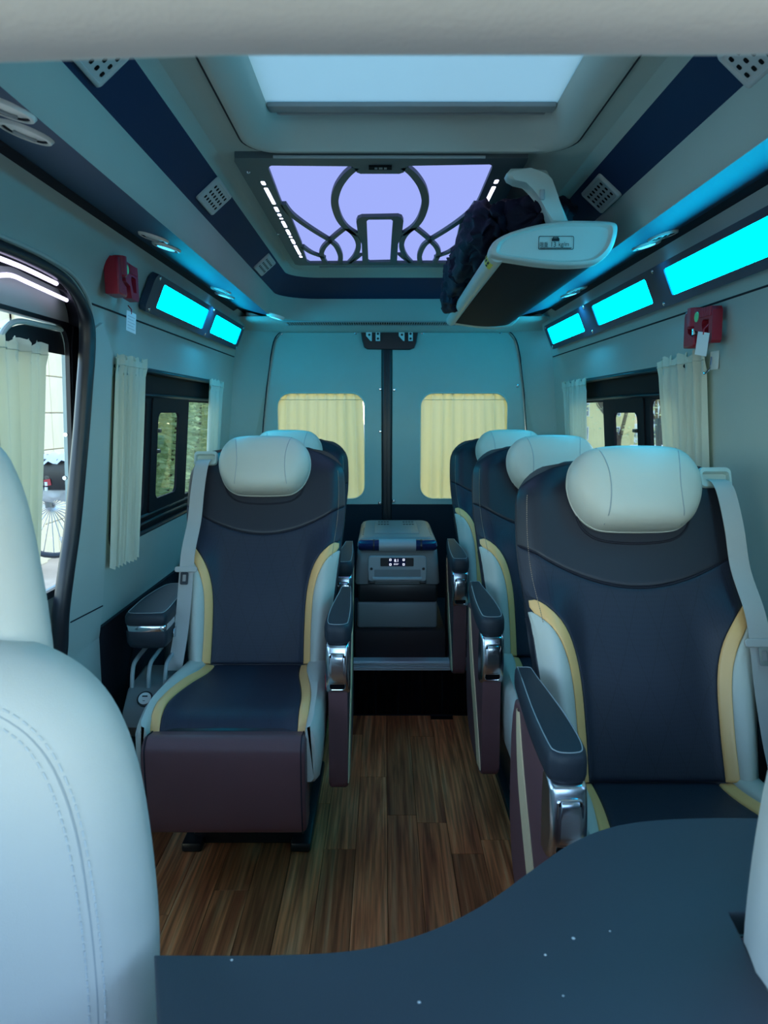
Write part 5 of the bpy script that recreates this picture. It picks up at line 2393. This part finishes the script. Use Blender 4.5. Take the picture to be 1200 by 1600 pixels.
# roll handle at the front of the lid
hy_, hz2 = FY + .006, .724
bm = new_bm()
tube(bm, [(FX - .165, hy_, hz2), (FX - .155, hy_, hz2), (FX + .155, hy_, hz2), (FX + .165, hy_, hz2)], [.018, .024, .024, .018], 16)
under(obj('handle_bar', bm, 'navy_gloss'), fb)
bm = new_bm()
tube(bm, [(FX - .078, hy_ - .001, hz2), (FX + .078, hy_ - .001, hz2)], .0265, 16)
under(obj('handle_sleeve', bm, 'mid_grey'), fb)
for sx_ in (-1, 1):
    bm = new_bm()
    tube(bm, [(FX + sx_ * .097, hy_, hz2), (FX + sx_ * .103, hy_, hz2)], .0255, 16)
    under(obj('handle_ring', bm, 'black_plastic'), fb)
# control panel
cz0, cz1 = .570, .682
bm = new_bm()
outl = rrect(-.125, .123, cz0, cz1, .016, 4)
prism(bm, [(FX + x, FY - .002, z) for x, z in outl], (0, -.016, 0), .005, 2)
cp = under(obj('control_panel', bm, 'mid_grey', angle=50), fb)
bm = new_bm()
prism(bm, [(FX + x, FY - .0175, z) for x, z in rrect(-.098, .098, .592, .624, .004, 3)], (0, -.0015, 0))
under(obj('grip_recess', bm, 'grey_plastic', smooth=False), fb)
bm = new_bm()
tube(bm, [(FX - .105, FY - .02, .584), (FX + .103, FY - .02, .584)], .009, 10)
under(obj('grip_bar', bm, 'mid_grey'), fb)
for sx_ in (-1, 1):
    bm = new_bm()
    box(bm, FX + sx_ * .108 - .014, FX + sx_ * .108 + .014, FY - .022, FY, .562, .574, .003)
    under(obj('grip_foot', bm, 'black_plastic'), fb)
    bm = new_bm()
    lathe(bm, [(.0065, 0), (.005, -.003)], (FX + sx_ * .110, FY - .0175, .627), 'Y', 12)
    under(obj('screw', bm, 'black_plastic'), fb)
bm = new_bm()
prism(bm, [(FX + x, FY - .0175, z) for x, z in rrect(-.072, .068, .638, .674, .003, 3)], (0, -.0015, 0))
under(obj('display_face', bm, 'black_plastic', smooth=False), fb)
bm = new_bm()
prism(bm, [(FX + x, FY - .0188, z) for x, z in rrect(-.038, .034, .639, .673, .002, 3)], (0, -.0008, 0))
under(obj('button_field', bm, 'navy_gloss', smooth=False), fb)
for bx_, bz_ in ((-.030, .666), (-.030, .646), (.026, .666), (.026, .646)):
    bm = new_bm()
    a_ = [(FX + bx_ + x, FY - .0198, bz_ + z) for x, z in rrect(-.0042, .0042, -.0045, .0045, .0008, 2)]
    c_ = [(FX + bx_ + x, FY - .0198, bz_ + z) for x, z in rrect(-.0026, .0026, -.0028, .0028, .0005, 2)]
    loft(bm, [a_, c_])
    under(obj('button_mark', bm, 'display', smooth=False), fb)
text_mesh('8.1', .017, 'display', fb, lambda x, y: (FX - .014 + x * .95, FY - .0200, .6575 + y))
text_mesh('ECO°', .0085, 'display', fb, lambda x, y: (FX - .0155 + x, FY - .0200, .6445 + y))
# ------------------------------------------------------------------ outside
bm = new_bm()
flat(bm, [(-60, -40), (5, -40), (5, 120), (-60, 120)])
remap(bm, lambda u, v, d: (u, v, -.55))
struct(obj('ground', bm, 'paving', smooth=False), 'pale paved ground outside the van')
GZ = -5.0
bm = new_bm()
flat(bm, [(5, -40), (160, -40), (160, 260), (5, 260)])
remap(bm, lambda u, v, d: (u, v, GZ))
struct(obj('ground_street', bm, 'paving', smooth=False), 'lower street level right of the van')

# tiled building wall on the left, seen through the sliding door
tw = tag(empty('tiled_wall', (-4.2, 9.0, -.55)), 'pale stone-clad building wall outside the left windows', 'building')
bm = new_bm()
box(bm, -4.6, -4.23, 7.6, 12.0, -.55, 5.0)
under(obj('wall_core', bm, 'black_gap', smooth=False), tw)
tm = None
for i in range(10):
    for j in range(12):
        if tm is None:
            bm = new_bm()
            box(bm, -4.24, -4.20, 0, .44, 0, .45, .008, 1)
            o = obj('tile', bm, 'wall_tile', tw, smooth=False)
            tm = o.data
        else:
            o = bpy.data.objects.new('tile', tm)
            COL.objects.link(o)
            o.parent = tw
        o.matrix_parent_inverse = Matrix.Translation(-Vector(tw.location))
        o.location = (.0 + (.05 if i in (2, 5) else 0), 7.55 + i * .447, -.55 + j * .458)


def leaves(bm, rd, n, c, r, size, squash=(1, 1, 1)):
    for _ in range(n):
        while True:
            v = Vector((rd.uniform(-1, 1), rd.uniform(-1, 1), rd.uniform(-1, 1)))
            if v.length < 1:
                break
        p = Vector(c) + Vector((v.x * r[0], v.y * r[1], v.z * r[2]))
        q = Matrix.Rotation(rd.uniform(0, 6.3), 3, 'Z') @ Matrix.Rotation(rd.uniform(-1.3, 1.3), 3, 'X')
        s_ = size * rd.uniform(.6, 1.4)
        vs = [bm.verts.new(p + q @ Vector(t)) for t in ((-s_, 0, 0), (0, -s_ * .45, .15 * s_), (s_, 0, 0), (0, s_ * .45, .15 * s_))]
        bm.faces.new(vs)


# hedge outside the left window
rd = random.Random(11)
for i, (yy, xx, lab) in enumerate(((13.4, -4.3, 'leafy green hedge bush outside the left window, nearer one'), (16.2, -4.6, 'leafy green hedge bush outside the left window, middle one'), (19.0, -4.8, 'leafy green hedge bush outside the left window, farther one'), (21.8, -5.2, 'leafy green hedge bush outside the left window, farthest one'))):
    h = tag(empty('hedge_bush', (xx, yy, -.55)), lab, 'bush', 'green bushes left of the van')
    bm = new_bm()
    leaves(bm, rd, 5200, (0, 0, 1.9), (.9, 1.05, 2.0), .085)
    o = obj('foliage', bm, 'foliage' if i % 2 == 0 else 'foliage_b', h, smooth=False)
    o['kind'] = 'stuff'
    bm = new_bm()
    for k in range(5):
        a = rd.uniform(-.5, .5)
        tube(bm, [(a * .3, a, 0), (a, a * .5, 1.6), (a * 1.4, rd.uniform(-.6, .6), 3.2)], [.04, .03, .01], 6)
    obj('stems', bm, 'bark', h)

# bicycle with a covered basket beyond the sliding door
bk = tag(empty('bicycle', (-2.6, 4.55, -.55)), 'bicycle with a loaded front basket outside the sliding door', 'bicycle')
wc = UY(80, 792, 4.4)
bx0 = wc.x
bm = new_bm()
zc_ = wc.z
for dy, rr_ in ((0, .30),):
    tube(bm, [(bx0 + rr_ * math.cos(2 * math.pi * k / 32) * 1.0, 4.4 + .05 * math.sin(k), zc_ + rr_ * math.sin(2 * math.pi * k / 32)) for k in range(32)] and [(bx0 + rr_ * math.cos(2 * math.pi * k / 32), 4.4, zc_ + rr_ * math.sin(2 * math.pi * k / 32)) for k in range(32)], .018, 8, closed=True)
under(obj('wheel', bm, 'black_rubber'), bk)
bm = new_bm()
for k in range(14):
    a = math.pi * k / 14
    tube(bm, [(bx0 + .29 * math.cos(a), 4.4, zc_ + .29 * math.sin(a)), (bx0 - .29 * math.cos(a), 4.4, zc_ - .29 * math.sin(a))], .003, 4)
o = under(obj('spokes', bm, 'satin_metal'), bk)
bm = new_bm()
tube(bm, [(bx0, 4.37, zc_), (bx0 - .03, 4.37, zc_ + .35), (bx0 - .12, 4.38, zc_ + .75)], .02, 8)
tube(bm, [(bx0 - .1, 4.38, zc_ + .55), (bx0 - .7, 4.38, zc_ + .40), (bx0 - .5, 4.38, zc_)], .02, 8)
under(obj('frame', bm, 'bike_frame'), bk)
bb0, bb1 = UY(40, 764, 4.3), UY(100, 716, 4.3)
bm = new_bm()
box(bm, bb0.x, bb1.x + .08, 4.2, 4.5, bb0.z, bb1.z, .02)
under(obj('basket', bm, 'black_plastic'), bk)
for i in range(2):
    for j in range(3):
        a, b = UY(56 + j * 7, 753 + i * 8, 4.195), UY(61 + j * 7, 759 + i * 8, 4.195)
        bm = new_bm()
        box(bm, a.x, b.x, 4.188, 4.198, b.z, a.z, .002)
        under(obj('basket_patch', bm, 'paper'), bk)
a, b = UY(70, 750, 4.195), UY(80, 766, 4.195)
bm = new_bm()
prism(bm, [UY(68, 750, 4.19), UY(78, 748, 4.19), UY(80, 758, 4.19), UY(70, 760, 4.19)], (0, .006, 0))
under(obj('red_rag', bm, 'red_plastic', smooth=False), bk)
bm = new_bm()
c0, c1 = UY(46, 726, 4.3), UY(100, 712, 4.3)
rings = []
for k in range(9):
    yy = 4.15 + .40 * k / 8
    rings.append([(c0.x + (c1.x + .1 - c0.x) * m_ / 12, yy, c0.z + .05 * math.sin(math.pi * k / 8) + .03 * m_ / 12 + .012 * math.sin(m_ * 2 + k)) for m_ in range(13)])
loft(bm, rings, close_ring=False)
under(obj('basket_cover', bm, 'check'), bk) if 'check' in MAT else under(obj('basket_cover', bm, 'cloth_check'), bk)
bm = new_bm()
blob(bm, (bx0 + .02, 4.35, zc_ + .18), .14, .1, .12, 31, .3, 12)
under(obj('bundle', bm, 'cloth_check', angle=60), bk)


# buildings to the right
def building(loc, w, d, h, m, label, nx, nz, ww, wh, z_first, pitch, roof=None):
    root = tag(empty('apartment_building', loc), label, 'building', 'buildings right of the van')
    bm = new_bm()
    box(bm, 0, d, 0, w, 0, h)
    obj('wall', bm, m, root, smooth=False)
    fm = None
    # windows on the -x face (towards the van) and on the -y face
    for i in range(nx):
        for j in range(nz):
            yy = w * (i + .5) / nx
            zz = z_first + j * pitch
            if fm is None:
                bm = new_bm()
                box(bm, -.05, .02, -ww / 2 - .08, ww / 2 + .08, -.08, wh + .08)
                fo = obj('window', bm, 'wall_white', root, smooth=False)
                fm = fo.data
                bm = new_bm()
                box(bm, -.06, -.04, -ww / 2, -.03, 0, wh)
                box(bm, -.06, -.04, .03, ww / 2, 0, wh)
                po_ = obj('pane', bm, 'far_window', fo, smooth=False)
                pm = po_.data
            else:
                fo = bpy.data.objects.new('window', fm)
                COL.objects.link(fo)
                fo.parent = root
                po_ = bpy.data.objects.new('pane', pm)
                COL.objects.link(po_)
                po_.parent = fo
            fo.location = (0, yy, zz)
    for i in range(max(1, int(d / 3.2))):
        for j in range(nz):
            fo = bpy.data.objects.new('window', fm)
            COL.objects.link(fo)
            fo.parent = root
            fo.rotation_euler = (0, 0, R(90))
            po_ = bpy.data.objects.new('pane', pm)
            COL.objects.link(po_)
            po_.parent = fo
            fo.location = (1.6 + i * 3.2, 0, z_first + j * pitch)
    bm = new_bm()
    box(bm, -.2, d + .2, -.2, w + .2, h, h + .3)
    obj('parapet', bm, m, root, smooth=False)
    return root


building((15.5, 75.0, GZ), 26, 10.0, 16, 'wall_yellow', 'yellow apartment block beyond the right window', 7, 6, .9, 1.2, 1.2, 2.4)
building((53.0, 150.0, GZ), 30, 26, 46, 'wall_white', 'tall white apartment block far beyond the right window', 9, 15, 1.5, 1.5, 1.2, 2.8)


def bare_tree(loc, h, seed, label):
    rd = random.Random(seed)
    root = tag(empty('bare_tree', loc), label, 'tree', 'thin trees right of the van')
    bm = new_bm()

    def br(p, d, L_, r, k):
        q = p + d * L_
        mid = p.lerp(q, .5) + Vector((rd.uniform(-1, 1), rd.uniform(-1, 1), 0)) * L_ * .06
        tube(bm, [p, mid, q], [r, r * .85, r * .65], 5)
        if k == 0:
            return
        for _ in range(3):
            nd = (d + Vector((rd.uniform(-1, 1), rd.uniform(-1, 1), rd.uniform(-.1, .8))) * .6).normalized()
            br(p.lerp(q, rd.uniform(.55, 1)), nd, L_ * rd.uniform(.5, .72), r * .58, k - 1)
    br(Vector((0, 0, 0)), Vector((0, 0, 1)), h * .5, h * .016, 4)
    obj('branches', bm, 'bark', root)
    bm = new_bm()
    leaves(bm, rd, 700, (0, 0, h * .75), (h * .25, h * .25, h * .28), .09)
    o = obj('foliage', bm, 'foliage_b', root, smooth=False)
    o['kind'] = 'stuff'
    return root


bare_tree((10.9, 34.0, GZ), 10.5, 3, 'thin bare tree in front of the yellow block')
bare_tree((14.6, 39.0, GZ), 12.0, 5, 'thin bare tree in front of the white block, nearer one')
bare_tree((23.0, 60.0, GZ), 13.0, 8, 'thin bare tree in front of the white block, farther one')
for i, (p, sz, lab) in enumerate((((17.6, 49.5, GZ), 2.1, 'green shrub behind the white pavilion'), ((10.2, 28.5, GZ), 1.9, 'green shrub nearest the right window'), ((30.0, 84.0, GZ), 2.6, 'round green shrub below the white block'))):
    h = tag(empty('shrub', p), lab, 'bush', 'shrubs right of the van')
    bm = new_bm()
    leaves(bm, rd, 1600, (0, 0, sz * .95), (sz, sz, sz * .95), .14)
    o = obj('foliage', bm, 'foliage_b' if i != 1 else 'foliage', h, smooth=False)
    o['kind'] = 'stuff'
    bm = new_bm()
    tube(bm, [(0, 0, 0), (.05, 0, sz)], [.06, .03], 6)
    obj('stem', bm, 'bark', h)
# white garden pavilion
pv = tag(empty('pavilion', (16.4, 43.5, GZ)), 'small white pavilion with posts outside the right window', 'pavilion')
bm = new_bm()
box(bm, -1.2, 1.8, -1, 2, 4.0, 4.3, .03)
obj('roof', bm, 'wall_white', pv, smooth=False)
for x_, y_ in ((-1.1, -.9), (.3, -.9), (1.7, -.9), (-1.1, 1.9), (1.7, 1.9)):
    bm = new_bm()
    box(bm, x_ - .06, x_ + .06, y_ - .06, y_ + .06, 0, 4.02, .01)
    obj('post', bm, 'wall_white', pv, smooth=False)
bm = new_bm()
for k in range(16):
    box(bm, -1.1 + k * .185, -1.06 + k * .185, -.92, -.88, 2.4, 3.3)
box(bm, -1.1, 1.7, -.93, -.87, 3.3, 3.4)
o = obj('railing', bm, 'wall_white', pv, smooth=False)
